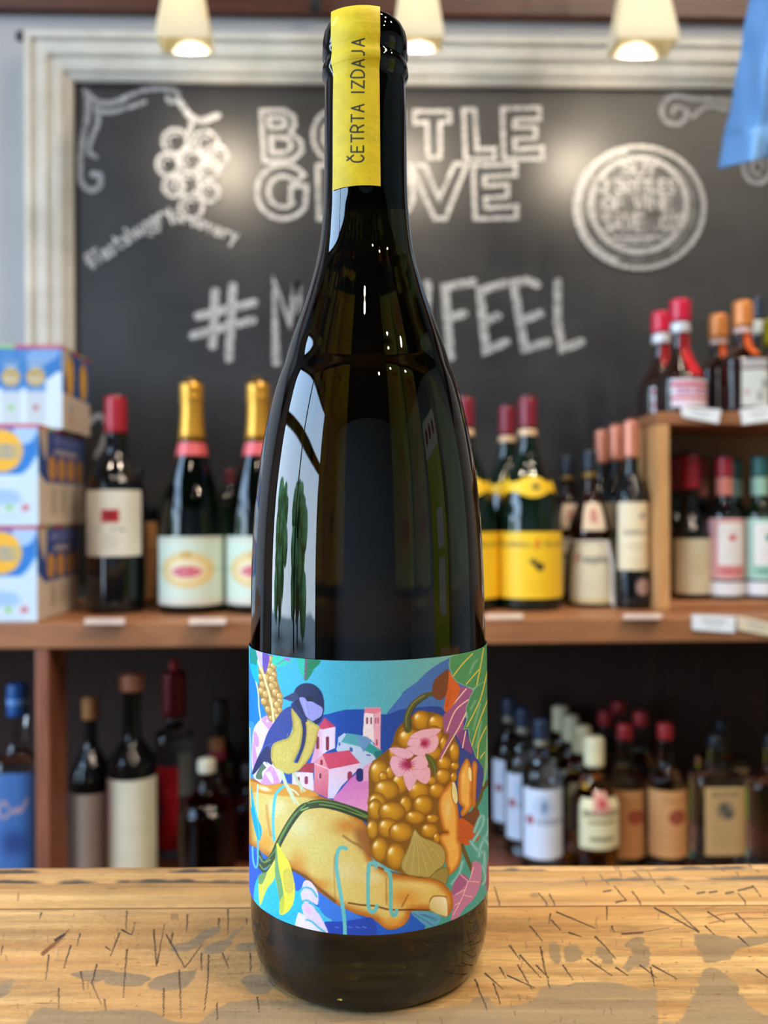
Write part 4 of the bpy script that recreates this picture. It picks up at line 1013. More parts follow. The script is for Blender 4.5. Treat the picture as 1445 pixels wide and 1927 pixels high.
# the hand
D_().poly([(830,1010),(900,820),(1100,640),(1200,300),(1320,-60),(1460,-120),(1460,1800),(700,1800)], (66,158,152)); N_().poly([(905,1440),(960,1400),(960,1800),(840,1800),(850,1690)], (66,156,152))
hand = [(466,1470),(500,1478),(530,1474),(560,1478),(585,1490),(612,1502),(640,1510),(668,1530),(692,1560),(702,1590),(698,1612),(710,1627),(728,1637),(741,1644),(773,1646),(805,1651),(827,1658),(846,1674),(854,1694),(850,1712),(842,1723),(824,1720),(806,1713.5),(775,1715),(770,1728),(756,1743),(737,1749.5),(723,1746),(706,1732),(684,1724),(659,1716),(626,1699),(601,1679),(583,1661),(563,1644),(546,1634),(520,1622),(501,1610),(485,1596),(466,1578)]
N_().poly(hand, (218,196,112), edge=((176,100,26), 19), n=5)
N_().poly([(466,1470),(500,1477),(530,1474),(560,1478),(600,1496),(560,1500),(500,1494),(466,1486)], (214,150,56), f=3); N_().blob(497,1484,20,7,(252,246,220),.9,.3)
for x, y, rx, ry, c_, al in ((565,1555,34,30,(222,216,160),.9),(600,1600,42,34,(216,204,122),.8),(650,1640,34,26,(220,210,150),.8),(655,1555,40,22,(196,130,48),.9),(690,1578,26,30,(150,96,44),.8),(560,1625,22,30,(206,138,50),.7),(600,1665,30,16,(206,138,48),.8),(700,1650,26,16,(224,220,170),.7),(790,1668,40,10,(226,206,128),.9),(760,1690,40,24,(208,140,50),.8),(740,1735,30,12,(216,150,58),.8),(700,1630,20,10,(230,222,170),.7),(495,1560,22,50,(222,190,104),.7),(500,1585,22,26,(222,150,54),.8),(520,1520,26,22,(226,222,170),.8)):
    N_().blob(x, y, rx * 1.25, ry * 1.25, c_, al)
C_().stroke([(250,210),(270,400),(300,560)], 16, (190,110,40), a=.7, f=6)
C_().stroke([(1120,560),(1220,630),(1330,690),(1445,800)], 16, (122,74,36), f=5, a=.85); C_().poly([(1250,480),(1445,520),(1460,780),(1400,780),(1300,660)], (150,96,46), f=14, a=.8)
N_().stroke([(656,1699),(680,1703),(705,1705),(735,1712),(770,1712),(806,1713)], 3, (88,48,24), f=2, a=.9); D_().stroke([(440,1310),(480,1230),(510,1180)], 9, (110,60,26), f=4, a=.8); D_().stroke([(520,1310),(510,1200)], 8, (226,176,90), f=4, a=.7)
N_().stroke([(700,1628),(728,1638),(760,1646),(800,1651)], 2.5, (96,54,24), f=2, a=.85); N_().stroke([(546,1635),(575,1650),(600,1672),(630,1696)], 5, (96,64,36), f=4, a=.8)
D_().poly([(735,1280),(760,1215),(820,1192),(925,1212),(942,1402),(890,1412),(800,1380),(742,1335)], ('lin',(780,1340),(206,196,130),(900,1230),(236,232,206)), edge=((150,104,40), 2)); D_().stroke([(740,1250),(790,1190),(930,1200)], 10, (140,80,30), f=3, a=.8)
A_().stroke([(410,1370),(470,1540),(540,1660)], 42, (200,216,176), w2=36)
for p in ([(500,1600),(560,1690),(625,1785)],[(500,1610),(545,1700),(570,1760)],[(510,1590),(570,1620),(612,1665)],[(520,1620),(530,1680),(560,1720)]): A_().stroke(p, 26, (206,222,186), w2=14)
A_().stroke([(560,1420),(600,1500),(640,1570)], 32, (190,206,166))
for p in ([(620,1550),(660,1590),(692,1612)],[(630,1560),(640,1610),(650,1635)],[(630,1560),(665,1610),(680,1625)]): A_().stroke(p, 18, (200,216,180), w2=10)
A_().poly([(350,1340),(420,1385),(500,1425),(600,1390),(640,1340),(600,1300),(400,1280)], (206,186,92), f=3)
# water and shells lower left
C_().poly([(160,1010),(350,980),(650,1100),(640,1180),(700,1300),(840,1370),(990,1525),(900,1570),(560,1620),(300,1450),(110,1300)], (40,186,234))
C_().poly([(540,970),(680,1060),(620,1175),(555,1150)], (40,100,214)); C_().poly([(830,1200),(1050,1340),(1320,1480),(1280,1545),(1000,1535),(850,1380)], (52,120,220)); C_().poly([(890,1545),(1100,1530),(1300,1500),(1460,1500),(1460,1720),(930,1720)], (28,68,178))
for rx in (70,130,180): C_().stroke([(430-rx,1420),(430-rx*.6,1440+rx*.3),(430+rx*.6,1440+rx*.3),(430+rx,1420)], 9, (24,160,206), a=.7)
C_().poly([(680,1070),(750,1080),(830,1200),(828,1340),(760,1310),(680,1325),(638,1240),(650,1150)], (224,214,240)); C_().poly([(655,1335),(740,1330),(830,1420),(950,1660),(860,1660),(720,1540),(660,1420)], (224,206,240)); C_().poly([(600,1450),(645,1440),(720,1500),(850,1620),(930,1700),(590,1700)], (230,222,242))
C_().blob(720,1390,50,90,(236,170,210),.6,-.5); C_().blob(690,1240,36,60,(236,190,224),.5)
for p in ([(640,1180),(680,1145),(760,1165),(820,1250)],[(650,1310),(700,1290),(770,1330),(850,1440),(980,1520)],[(700,1510),(760,1530),(840,1600),(910,1650)]): C_().stroke(p, 22, (84,184,206))
for x in (1030,1180,1260,1340): C_().stroke([(x,1590),(x+40,1600)], 14, (120,160,220), a=.5)
# stem, leaves
C_().stroke([(1450,370),(1350,330),(1250,290),(1050,225),(880,195),(760,205)], 118, (52,70,44), w2=92); C_().stroke([(780,205),(660,240),(560,350),(470,490),(390,640),(330,770),(250,870),(180,900)], 84, (54,74,44), w2=66)
C_().stroke([(165,740),(200,830),(260,830),(320,760)], 30, (50,68,44)); C_().stroke([(160,830),(200,950),(260,960),(320,860)], 30, (50,68,44))
for p, c_ in (([(1400,340),(1150,230),(880,170),(720,190)],(104,142,72)),([(1380,350),(1200,290),(1000,225),(850,205)],(116,150,80)),([(690,205),(560,330),(450,500),(380,640)],(112,152,84)),([(640,240),(520,400),(430,560),(350,720),(240,850)],(92,132,74)),([(170,790),(220,860),(290,830)],(110,150,90)),([(170,880),(220,940),(290,890)],(110,150,90)),([(720,240),(640,270)],(150,190,110))): C_().stroke(p, 16, c_, a=.95)
for p in ([(1400,400),(1150,280),(900,230)],[(600,330),(470,530),(390,690)]): C_().stroke(p, 12, (28,38,30), a=.8)
C_().poly([(350,830),(345,1030),(250,1170),(195,1320),(170,1330),(158,1100),(180,1020),(260,960)], (214,214,84)); C_().poly([(165,1000),(250,980),(200,1100),(160,1090)], (110,152,96)); C_().stroke([(340,860),(240,1050),(180,1300)], 6, (236,236,150), a=.8)
C_().poly([(365,640),(430,740),(500,850),(540,980),(572,1150),(550,1330),(480,1430),(400,1446),(398,1300),(370,1150),(345,1000),(355,850)], (228,222,70)); C_().poly([(360,650),(385,900),(425,1100),(445,1300),(400,1310),(368,1130),(345,960)], (112,164,112)); C_().poly([(440,960),(520,940),(560,1150),(500,1220),(450,1150)], (206,186,84), a=.7); C_().poly([(400,1300),(450,1240),(440,1420),(405,1430)], (190,196,70))
# ribbons
TEAL = (104,190,192)
C_().stroke([(1152,705),(1110,690),(1065,720),(1040,860),(1060,1050),(1100,1280),(1130,1500),(1140,1720)], 42, TEAL); D_().stroke([(160,870),(120,830),(80,870),(72,1100),(76,1300),(110,1365),(150,1345),(168,1300)], 42, TEAL); D_().stroke([(265,905),(310,960),(320,1150),(318,1330),(345,1400),(375,1390),(382,1350)], 42, TEAL)
C_().stroke([(1030,760),(1015,900),(1030,1320)], 8, (130,84,34), a=.5, f=4); D_().stroke([(270,1000),(272,1280)], 14, (130,84,34), a=.6, f=4)
C_().stroke([(440,0),(360,80),(330,250),(325,450),(335,610)], 32, (80,194,236)); C_().stroke([(150,-20),(145,120),(148,320)], 18, (170,220,226)); C_().stroke([(150,600),(150,850),(130,920),(100,850),(90,690)], 22, (84,180,240))
C_().poly([(75,0),(95,120),(150,350),(195,480),(180,600),(140,580),(85,350),(65,200)], (0,164,236)); C_().stroke([(80,100),(150,400),(170,580)], 6, (120,210,250)); A_().stroke([(60,900),(70,1200),(62,1500),(75,1800)], 10, (230,214,130))
# far right petals, teal swirls, leaves
D_().poly([(1090,330),(1180,280),(1240,220),(1282,280),(1270,380),(1210,444),(1130,395)], (112,62,36)); D_().poly([(1060,350),(1180,400),(1275,500),(1278,570),(1180,634),(1070,605)], (188,88,36))
for k in range(6): D_().stroke([(1080,400+k*30),(1180,450+k*24),(1265,520+k*14)], 5, (130,58,24), a=.6)
D_().stroke([(1090,640),(1140,760),(1200,900)], 46, (92,80,44)); D_().stroke([(1300,1040),(1390,1060)], 40, (110,92,56)); B_().stroke([(1390,1440),(1310,1540),(1290,1620),(1240,1720)], 46, (88,84,48))
for p in ([(1230,490),(1290,340),(1330,330),(1310,440),(1200,620)],[(1190,600),(1260,690),(1330,720)],[(1380,350),(1380,480),(1300,640),(1280,760)],[(1330,560),(1400,660)],[(1340,720),(1340,880)],[(1100,820),(1060,950),(980,1060)],[(1320,860),(1350,1000),(1320,1060)]): D_().stroke(p, 40, (100,178,186), f=2); D_().stroke(p, 8, (178,220,222), a=.7)
D_().poly([(1380,780),(1460,700),(1460,1180),(1360,1120)], (150,74,112))
D_().poly([(1215,820),(1300,850),(1290,1080),(1210,1235),(1130,1310),(1050,1425),(975,1450),(1000,1290),(985,1100),(1070,960),(1140,970),(1160,1020),(1190,950)], (186,122,168)); D_().poly([(985,1100),(1070,960),(1135,970),(1160,1040),(1010,1180)], (150,84,140), a=.8)
for p in ([(1160,1030),(1100,1200),(1000,1400)],[(1160,1030),(1280,1040)],[(1160,1030),(1080,960)],[(1180,1010),(1220,880)],[(1130,1120),(1020,1180)],[(1110,1180),(1200,1200)],[(1070,1260),(1020,1290)]): D_().stroke(p, 9, (234,186,206))
D_().poly([(540,1370),(650,1362),(850,1395),(842,1490),(770,1532),(680,1500),(600,1432)], (86,160,206))
for k in range(6): D_().stroke([(640+k*30,1390+k*14),(700+k*26,1400+k*8)], 9, (44,92,150), a=.8)
D_().stroke([(560,1380),(680,1450),(790,1525)], 7, (40,90,150))
# big grapes
N_().poly([(697,1440),(735,1405),(748,1370),(790,1340),(835,1350),(860,1400),(862,1440),(850,1500),(838,1600),(810,1650),(760,1645),(705,1615),(692,1560),(694,1490)], (128,88,26))
GB = [(455,960,62,105,0),(650,785,105,112,0),(815,815,100,102,0),(520,985,140,118,0),(790,960,100,120,0),(895,1040,42,92,0),(370,1150,80,100,0),(1010,1125,56,112,0),(770,1130,110,90,0),(900,1250,80,80,0),(190,1345,108,140,0),(310,1350,48,74,0),(235,1400,48,62,0),(1015,1280,48,46,0),(885,1390,84,88,0),(600,1330,80,90,0),(420,1465,92,122,0),(1005,1400,36,54,0),(765,1440,54,50,0),(270,1540,142,116,0),(620,1550,122,116,0),(820,1545,92,84,0),(170,1680,104,116,0)]
for x, y, rx, ry, _ in GB: B_().ball(x, y, rx, ry)
for x, y, rx, ry in ((480,195,68,98),(150,250,82,116),(670,200,112,112),(330,275,152,112),(585,335,114,76),(770,350,72,50),(740,480,98,84),(120,465,66,112),(285,450,112,112),(430,495,138,112),(200,685,98,138),(370,760,112,152),(820,560,40,60)): D_().ball(x, y, rx, ry)
# upper right: leaves, pod, tendril
B_().poly([(1060,420),(1215,460),(1150,600),(1130,720),(1110,870),(1170,1000),(1205,1140),(1110,1085),(1010,930),(940,1080),(870,1205),(850,1180),(910,1050),(960,930),(905,920),(890,740),(970,650),(1040,520)], (152,88,146)); B_().poly([(1110,880),(1170,1000),(1205,1140),(1110,1085),(1050,960)], (112,60,136), a=.7)
for p in ([(1140,440),(1040,560),(960,650)],[(1160,560),(1020,680),(930,900)],[(1140,700),(1060,860),(950,1050),(870,1195)],[(1135,900),(1100,1080)]): B_().stroke(p, 13, (240,206,190))
B_().stroke([(505,880),(500,760),(540,640),(620,560),(700,510),(790,495)], 80, (82,88,46), w2=46); B_().stroke([(490,850),(490,740),(560,600),(680,515)], 14, (136,140,88), a=.8); B_().stroke([(540,860),(535,750),(590,630),(720,530)], 12, (52,58,30), a=.8)
B_().poly([(940,240),(1000,330),(1065,410),(1050,520),(980,640),(925,695),(898,650),(920,500)], (204,98,42)); B_().poly([(948,232),(880,270),(800,340),(770,430),(778,520),(850,565),(905,530),(935,450)], (114,68,42))
for k in range(5): B_().stroke([(930+k*18,340+k*30),(925+k*12,520),(915+k*6,640)], 4, (160,66,24), a=.6)
GRN, GE = (72,142,98), (152,198,168)
up = [(968,85),(1100,40),(1340,-40),(1470,-40),(1470,300),(1330,370),(1212,442),(1130,412),(1040,370),(985,305),(950,180)]
lo = [(1340,300),(1470,200),(1470,1300),(1385,1250),(1322,1510),(1300,1330),(1262,1230),(1212,1100),(1172,985),(1160,880),(1108,885),(1152,740),(1130,660),(1182,520),(1215,460)]
B_().poly(lo, GRN, sm=False, edge=(GE, 2.2)); B_().poly(up, (74,146,98), sm=False, edge=(GE, 2.2))
B_().poly([(1385,700),(1470,600),(1470,1240),(1385,1250),(1330,1500)], (150,192,160), a=.7)
for p in ([(1210,60),(1100,170),(1000,300)],[(1330,0),(1290,220),(1255,400)],[(1280,230),(1140,390)],[(1370,250),(1290,560),(1150,850)],[(1390,520),(1280,800),(1200,1060)],[(1360,850),(1280,1020),(1262,1200)],[(1340,1130),(1295,1190)]): B_().stroke(p, 13, (216,196,80))
for p in ([(1180,270),(1220,170),(1260,130)],[(1190,660),(1240,570)],[(1220,880),(1290,600)],[(1250,1080),(1300,800)]): B_().stroke(p, 22, (130,186,152), a=.7, f=3)
# fingers
def finger(pts, sel):
    sel().poly(pts, (230,178,86), edge=((178,104,30), 9))
B_().poly([(1200,1180),(1320,1300),(1310,1500),(1240,1680),(1180,1500)], (58,66,150))
finger([(1230,1222),(1262,1275),(1255,1400),(1245,1600),(1240,1710),(1208,1720),(1203,1500),(1200,1280)], B_)
finger([(1140,1198),(1180,1240),(1202,1340),(1212,1450),(1202,1600),(1202,1720),(1110,1825),(1076,1790),(1100,1730),(1060,1680),(1048,1560),(1050,1400),(1080,1300)], B_)
B_().poly([(1172,1290),(1196,1335),(1196,1440),(1170,1425),(1160,1350)], (232,224,168)); B_().blob(1110,1400,40,160,(240,206,130),.6)
finger([(1000,-70),(960,-40),(910,20),(860,80),(835,200),(850,330),(890,470),(930,500),(870,512),(842,560),(870,630),(910,720),(920,860),(945,905),(942,965),(1000,935),(1060,860),(1088,760),(1086,640),(1060,560),(1060,330),(1040,170),(1015,60)], D_)
D_().blob(940,250,60,200,(226,210,140),.8); D_().blob(980,640,60,120,(232,196,100),.6); D_().stroke([(850,520),(900,495),(935,500)], 10, (110,60,24), f=4)
B_().poly([(985,1470),(1015,1465),(1040,1560),(1046,1665),(1020,1685),(985,1600)], (226,222,160)); B_().stroke([(985,1480),(980,1600),(1010,1690)], 8, (140,84,30), a=.7)
# flowers
def grow(pts, k):
    q_ = np.asarray(pts, float); return (q_ - q_.mean(0)) * k + q_.mean(0)
PK, PD = (232,182,210), (176,40,100)
for pts in ([(560,960),(660,900),(825,888),(795,940),(700,1000),(620,1000)],[(640,1000),(540,990),(518,1050),(600,1062),(640,1040)],[(730,1000),(810,965),(825,1040),(775,1115),(710,1110)],[(640,1060),(705,1100),(690,1170),(590,1150),(500,1100)]): B_().poly(grow(pts, 1.25), PK, edge=((204,128,170), 1.3))
B_().blob(690,1030,80,80,PD,.95)
for pts in ([(325,1100),(440,1093),(545,1150),(490,1195),(400,1170)],[(328,1222),(365,1188),(480,1240),(460,1350),(385,1375),(330,1290)],[(470,1370),(530,1325),(595,1400),(550,1500),(518,1530),(478,1450)],[(570,1340),(640,1300),(724,1312),(732,1400),(692,1458),(600,1405)],[(555,1220),(640,1175),(705,1210),(694,1292),(600,1305),(560,1270)]): B_().poly(grow(pts, 1.22), PK, edge=((204,128,170), 1.3))
B_().blob(490,1265,110,90,PD,.95)
for k in range(14):
    t_ = k * .45; B_().stroke([(500,1260),(500+95*math.cos(t_),1260+80*math.sin(t_))], 4, (150,20,80), a=.6); B_().stroke([(690,1030),(690+70*math.cos(t_),1030+62*math.sin(t_))], 4, (150,20,80), a=.6)
B_().poly([(600,1230),(680,1215),(690,1285),(610,1295)], PK); B_().poly([(545,1000),(630,985),(635,1050),(560,1055)], PK)
B_().poly([(695,1145),(780,1190),(818,1290),(800,1405),(770,1330),(720,1230)], (84,96,44)); B_().stroke([(740,1180),(795,1300),(800,1460)], 12, (128,132,76), a=.8)
# fan leaf
D_().poly([(575,460),(650,540),(800,600),(890,660),(918,740),(902,850),(820,920),(745,992),(640,985),(520,970),(450,922),(428,830),(480,720),(520,620)], (172,158,88), edge=((120,104,50), 3)); D_().poly([(745,982),(890,880),(948,922),(924,1062),(850,1032)], (150,136,70), edge=((104,92,44), 2))
for x, y in ((460,880),(540,950),(630,970),(720,960),(800,900),(870,800)): D_().stroke([(580,490),((580+x)/2+10,(490+y)/2-10),(x,y)], 6, (206,194,128), a=.7)
# paper grain and a pale cut edge
nn = fbm(a.X * .3, a.Y * .3, 77, 2); a.C *= (.965 + .07 * nn)[:, None]
lb = grid_mesh('illustrated_label', pos, a.C, printed('label_paper', 0.5, 0.35, bump=.12, bscale=1500), hero)
lb['label'] = 'illustrated paper label with a bird, a village and a hand holding grapes'
# ================================================================== bottles and cartons on the shelves
G_BLACK = glass('black_wine_glass', (14, 17, 20), 0.0, .04)
G_DGREEN = glass('dark_green_glass', (10, 26, 16), 0.0, .04)
G_GREEN = glass('green_sparkling_glass', (.030, .085, .040), 1.0, .03, 1.46, lin=True)
G_AMBER = glass('amber_spirit_glass', (.80, .38, .05), 1.0, .03, 1.42, lin=True)
G_BROWN = glass('dark_brown_glass', (34, 14, 8), 0.0, .04)
G_CLEAR = glass('clear_spirit_glass', (.62, .64, .66), 1.0, .03, 1.4, lin=True)
G_RED = glass('dark_red_spirit_glass', (.10, .012, .010), 1.0, .03, 1.42, lin=True)
def body_of(o): return [c for c in o.children if c.name.startswith('glass_body')][0]
CAPM = {}
def capm(c, metal=0.0, rough=.38):
    k = (c, metal, rough)
    if k not in CAPM: CAPM[k] = plain('capsule_%d' % len(CAPM), c, rough, .06, 120, metal)
    return CAPM[k]
def bottle(cx, Y, prof, base, glassm, label, group=None, caps=(), labels=(), n=2.0, dr=1.0, seg=36, name='bottle', cat='bottle', rise=None):
    """prof: [(y_px, halfwidth_px)] top to bottom; base: world z of the foot; caps: (y0,y1,halfwidth or None,material,part name); labels: dict"""
    m = mpp(cx, Y)
    ymid = rise or 1000
    X = at(cx, ymid, Y)[0]
    for kw, nm in (('flask', 'flask'), ('sparkling', 'sparkling_wine_bottle'), ('wine', 'wine_bottle'), ('vodka', 'vodka_bottle'), ('rum', 'rum_bottle'), ('gin ', 'gin_bottle'), ('liqueur', 'liqueur_bottle')):
        if kw in label.split('big wine')[0] and name == 'bottle': name = nm
    root = empty(name, (X, Y, base), label, cat, group)
    zc = lambda y, d=0.0: CZ - (y - PH / 2 + (cx - PW / 2) * math.sin(RHO) * 1.0) * mpp(cx, Y - d) - base
    P = [(wd * m, zc(y)) for y, wd in prof]
    S = catmull(P, False, 4) if len(P) > 2 else np.array(P)
    S = [(max(r, 1e-4), z) for r, z in S if z > .012]
    R = S[-1][0]
    full = [(0, S[0][1] + .0002)] + S + [(R, .010), (R * .985, .004), (R * .94, .0), (R * .8, 0.0003), (0, .003)]
    V, Fc = lathe(full, seg, n, dr); mk('glass_body', V, Fc, glassm, root, True)
    pr = np.array(full[1:-2]); pr = pr[np.argsort(pr[:, 1])]
    rz = lambda z: np.interp(z, pr[:, 1], pr[:, 0])
    for y0, y1, hw, mt, pn in caps:
        z0, z1 = zc(y0), zc(y1)
        if hw is None:
            zz = np.linspace(z1, z0, 12); rr = rz(zz) + .0006
        else:
            zz = np.linspace(z1, z0, 8); rr = np.full(8, hw * m)
        rr = rr.copy(); top = z0; e = min(.004, (z0 - z1) * .3); pf = [(0, z0 + .0008), (rr[-1] * .72, z0 + .0006), (rr[-1] * .93, z0 - e * .25), (rr[-1], z0 - e)]
        for r, z in zip(rr[::-1][1:], zz[::-1][1:]):
            if z < z0 - e: pf.append((r, z))
        pf += [(max(rr[0] - .0022, .001), zz[0]), (0, zz[0] + .0004)] if hw is not None else [(rr[0] - .0005, zz[0])]
        V, Fc = lathe(pf, 28, 2.0, 1.0); mk(pn, V, Fc, mt, root, True)
    for L in labels:
        y0, y1, x0, x1 = L['box']
        nx, ny = L.get('res', (44, 44))
        d0 = float(rz(zc((y0 + y1) / 2))) * (dr if n > 2.5 else 1)
        zt, zb = zc(y0, d0), zc(y1, d0)
        zt = min(zt, pr[-1, 1]); zb = max(zb, .006)
        zz = np.linspace(zb, zt, ny); rr = rz(zz) + L.get('lift', .0005)
        xx = np.linspace(x0 - cx, x1 - cx, nx); ys_ = np.linspace(y1, y0, ny)
        pos = np.zeros((ny, nx, 3))
        for i in range(ny):
            if n > 2.5:
                t = np.abs(np.clip(xx * m / rr[i], -.999, .999)); yy = -dr * rr[i] * (1 - t ** n) ** (1 / n) - .0004
                pos[i] = np.stack([np.clip(xx * m, -rr[i], rr[i]), yy, np.full(nx, zz[i])], -1)
            else:
                s_ = np.clip(xx * m / rz(zz).max(), -.998, .998); th = np.arcsin(s_)
                if L.get('wrap'): th = np.linspace(-L['wrap'], L['wrap'], nx)
                pos[i] = np.stack([rr[i] * np.sin(th), -rr[i] * np.cos(th), np.full(nx, zz[i])], -1)
        XX, YY = np.meshgrid(xx + cx, ys_)
        a = Art(XX.ravel(), YY.ravel(), L['bg'])
        if 'fn' in L: L['fn'](a)
        grid_mesh(L.get('name', 'paper_label'), pos, a.C, PRINT, root)
    return root
def again(src, Y, label, dx=0.0, group=None, base=None):
    """copy of a bottle farther back (or beside): world x shifted by dx metres"""
    c = copy_tree(src); c.location = (src.location[0] + dx, Y, src.location[2] if base is None else base); c['label'] = label
    return c
SHB = SZ + .0004
GRP_S = 'bottles on the long shelf'
INK = (70, 66, 62)
# --- dark red wine bottle with red capsule
def f(a):
    a.poly([(206, 958), (237, 958), (237, 983), (206, 983)], (176, 30, 44), sm=False).poly([(214, 965), (229, 965), (229, 977), (214, 977)], (140, 18, 34), sm=False)
    a.text('SELLARIA', 221, 996, 7, 50, (120, 124, 118), 1.32).lines(220, 1006, 1036, 5, 40, (160, 160, 152), .5)
WINE = [(746, 19), (770, 19.5), (816, 19.5), (846, 20), (866, 27), (884, 38), (902, 48), (925, 52.5), (1000, 53), (1140, 53)]
bottle(219, 1.233, WINE, SHB, G_BLACK, 'dark wine bottle with red capsule and a red square on its white label', GRP_S,
       [(745, 816, None, capm((168, 30, 52)), 'capsule')], [dict(box=(922, 1047, 169, 269), bg=(226, 226, 214), fn=f)])
bottle(258, 1.345, [(884, 11), (915, 11), (935, 24), (955, 38), (975, 40), (1100, 40)], SHB, G_BLACK, 'short dark bottle with a tan label, mostly hidden behind the red capped wine bottle', GRP_S,
       [(882, 902, None, capm((24, 22, 24)), 'capsule')], [dict(box=(982, 1140, 222, 296), bg=(206, 152, 100), fn=lambda a: a.stroke([(222, 1040), (296, 1040)], 3, (150, 100, 60), sm=False).lines(262, 990, 1030, 4, 50, (140, 96, 60)))])
# --- sparkling wine
GOLD = capm((206, 152, 52), .55, .34); PINK = capm((214, 92, 96), .1, .4)
CH = [(714, 16), (722, 20.5), (738, 21), (752, 20), (790, 20.5), (828, 24), (858, 29.5), (890, 39), (925, 49), (955, 56.5), (985, 60.5), (1015, 61.5), (1140, 61.5)]
def f(a):
    a.stroke([(240, 1016), (430, 1016)], 2.5, (204, 170, 160), sm=False).stroke([(240, 1131), (430, 1131)], 3, (220, 176, 170), sm=False).stroke([(240, 1137), (430, 1137)], 2, (200, 130, 130), sm=False, a=.6)
    for k in range(22):
        t = k * math.tau / 22; a.ell(362 + 41 * math.cos(t), 1073 + 29 * math.sin(t), 7, 6, (222, 192, 128), f=3, a=.9)
    a.ell(362, 1073, 37, 25, (228, 206, 150)).ell(362, 1073, 31, 19, (232, 220, 190)).ell(362, 1076, 26, 10, (196, 54, 88), f=2).blob(362, 1044, 16, 12, (196, 150, 70), .9).blob(362, 1100, 26, 10, (222, 196, 140), .9)
    a.text('MARSEILLE', 362, 1076, 5, 40, (232, 190, 190), 1.0)
    a.stroke([(300, 1071), (322, 1071)], 2, (130, 160, 140), sm=False).stroke([(402, 1071), (424, 1071)], 2, (130, 160, 140), sm=False)
champ = bottle(362, 1.225, CH, SHB, G_GREEN, 'gold foil sparkling wine bottle standing next to the red square label bottle', GRP_S,
       [(713, 829, None, GOLD, 'gold_foil'), (744, 755, 22.5, GOLD, 'wire_ring'), (829, 859, None, PINK, 'pink_collar')], [dict(box=(1010, 1140, 302, 422), bg=(206, 222, 206), fn=f, res=(70, 60))])
again(champ, 1.225, 'gold foil sparkling wine bottle partly hidden by the big wine bottle in front', at(487, 960, 1.225)[0] - at(362, 960, 1.225)[0])
bottle(432, 1.374, [(886, 10), (912, 10), (930, 22), (950, 32), (970, 33), (1100, 33)], SHB, G_BLACK, 'short dark bottle with dim red capsule, behind and between the gold foil bottles', GRP_S, [(884, 910, None, capm((92, 24, 34)), 'capsule')])
# --- yellow label rhone bottles
YEL = (240, 196, 40)
def f(a):
    a.text('Domaine', 962, 1024, 9, 48, (120, 96, 30), 2).text('du Reval', 1020, 1024, 9, 56, (120, 96, 30), 2).stroke([(1000, 1016), (994, 1032)], 5, (222, 110, 40), sm=False)
    a.ell(996, 1062, 12, 5, (56, 50, 28), rot=.7).ell(1003, 1067, 8, 8, (52, 48, 28)).blob(990, 1056, 12, 10, (90, 80, 30), .6).lines(994, 1086, 1116, 4, 60, (176, 132, 20), .5)
def fn_(a):
    pass
RH = [(746, 15), (752, 16.5), (805, 16.5), (822, 17.5), (850, 21), (880, 31), (905, 43), (930, 50), (960, 56.5), (1000, 61), (1140, 61.5)]
REDC = capm((126, 28, 46)); CREAM = capm((216, 180, 140))
def ribbon_label(root, cx, Y, m_, zoff, R):
    """waved yellow neck band: scalloped strip around the shoulder"""
    nU_, nV_ = 60, 10; th_ = np.linspace(-1.62, 1.62, nU_); pos_ = np.zeros((nV_, nU_, 3)); u_ = np.linspace(-1, 1, nU_)
    zcen = zoff; 
    for i in range(nV_):
        v_ = i / (nV_ - 1) * 2 - 1
        half = .0150 * (.72 + .28 * np.cos(u_ * math.pi * 1.9)) * np.where(np.abs(u_) > .62, 1.0 + (np.abs(u_) - .62) * .8, 1)
        zz_ = zcen + v_ * half
        r_ = R(zz_) + .0010
        pos_[i] = np.stack([r_ * np.sin(th_), -r_ * np.cos(th_), zz_], -1)
    a_ = Art((np.tile(u_, nV_) * 48), np.repeat(np.linspace(18, -18, nV_), nU_), YEL); a_.ell(3, 0, 5, 6, (110, 96, 30), f=3).stroke([(-46, 15), (46, 15)], 2, (210, 160, 20), sm=False)
    grid_mesh('neck_band', pos_, a_.C, PRINT, root)
def rhone(cx, Y, lab):
    o = bottle(cx, Y, RH, SHB, G_DGREEN, lab, GRP_S, [(745, 806, None, REDC, 'capsule'), (806, 821, None, CREAM, 'cream_ring')],
               [dict(box=(1001, 1127, cx - 60, cx + 60), bg=YEL, fn=lambda a: (setattr(a, 'X', a.X - cx + 994), f(a)), res=(80, 60))])
    b = body_of(o); vz = np.array([(math.hypot(v.co.x, v.co.y), v.co.z) for v in b.data.vertices]); od = np.argsort(vz[:, 1]); vz = vz[od]
    zl = CZ - (916 - PH / 2 + (cx - PW / 2) * .005) * mpp(cx, Y - .03) - SHB
    ribbon_label(o, cx, Y, None, zl, lambda z: np.interp(z, vz[:, 1], vz[:, 0]))
    return o
rh = rhone(994, 1.229, 'front yellow label wine bottle with waved neck band, nearest the monk-shaped bottle')
sx = lambda p0, p1, Y: at(p1, 960, Y)[0] - at(p0, 960, Y)[0]
rh2 = again(rh, 1.229, 'yellow label wine bottle half hidden by the big wine bottle in front', sx(994, 876, 1.229))
again(rh, 1.337, 'yellow label wine bottle standing in the second row, between two front yellow label bottles', at(955, 960, 1.337)[0] - rh.location[0])
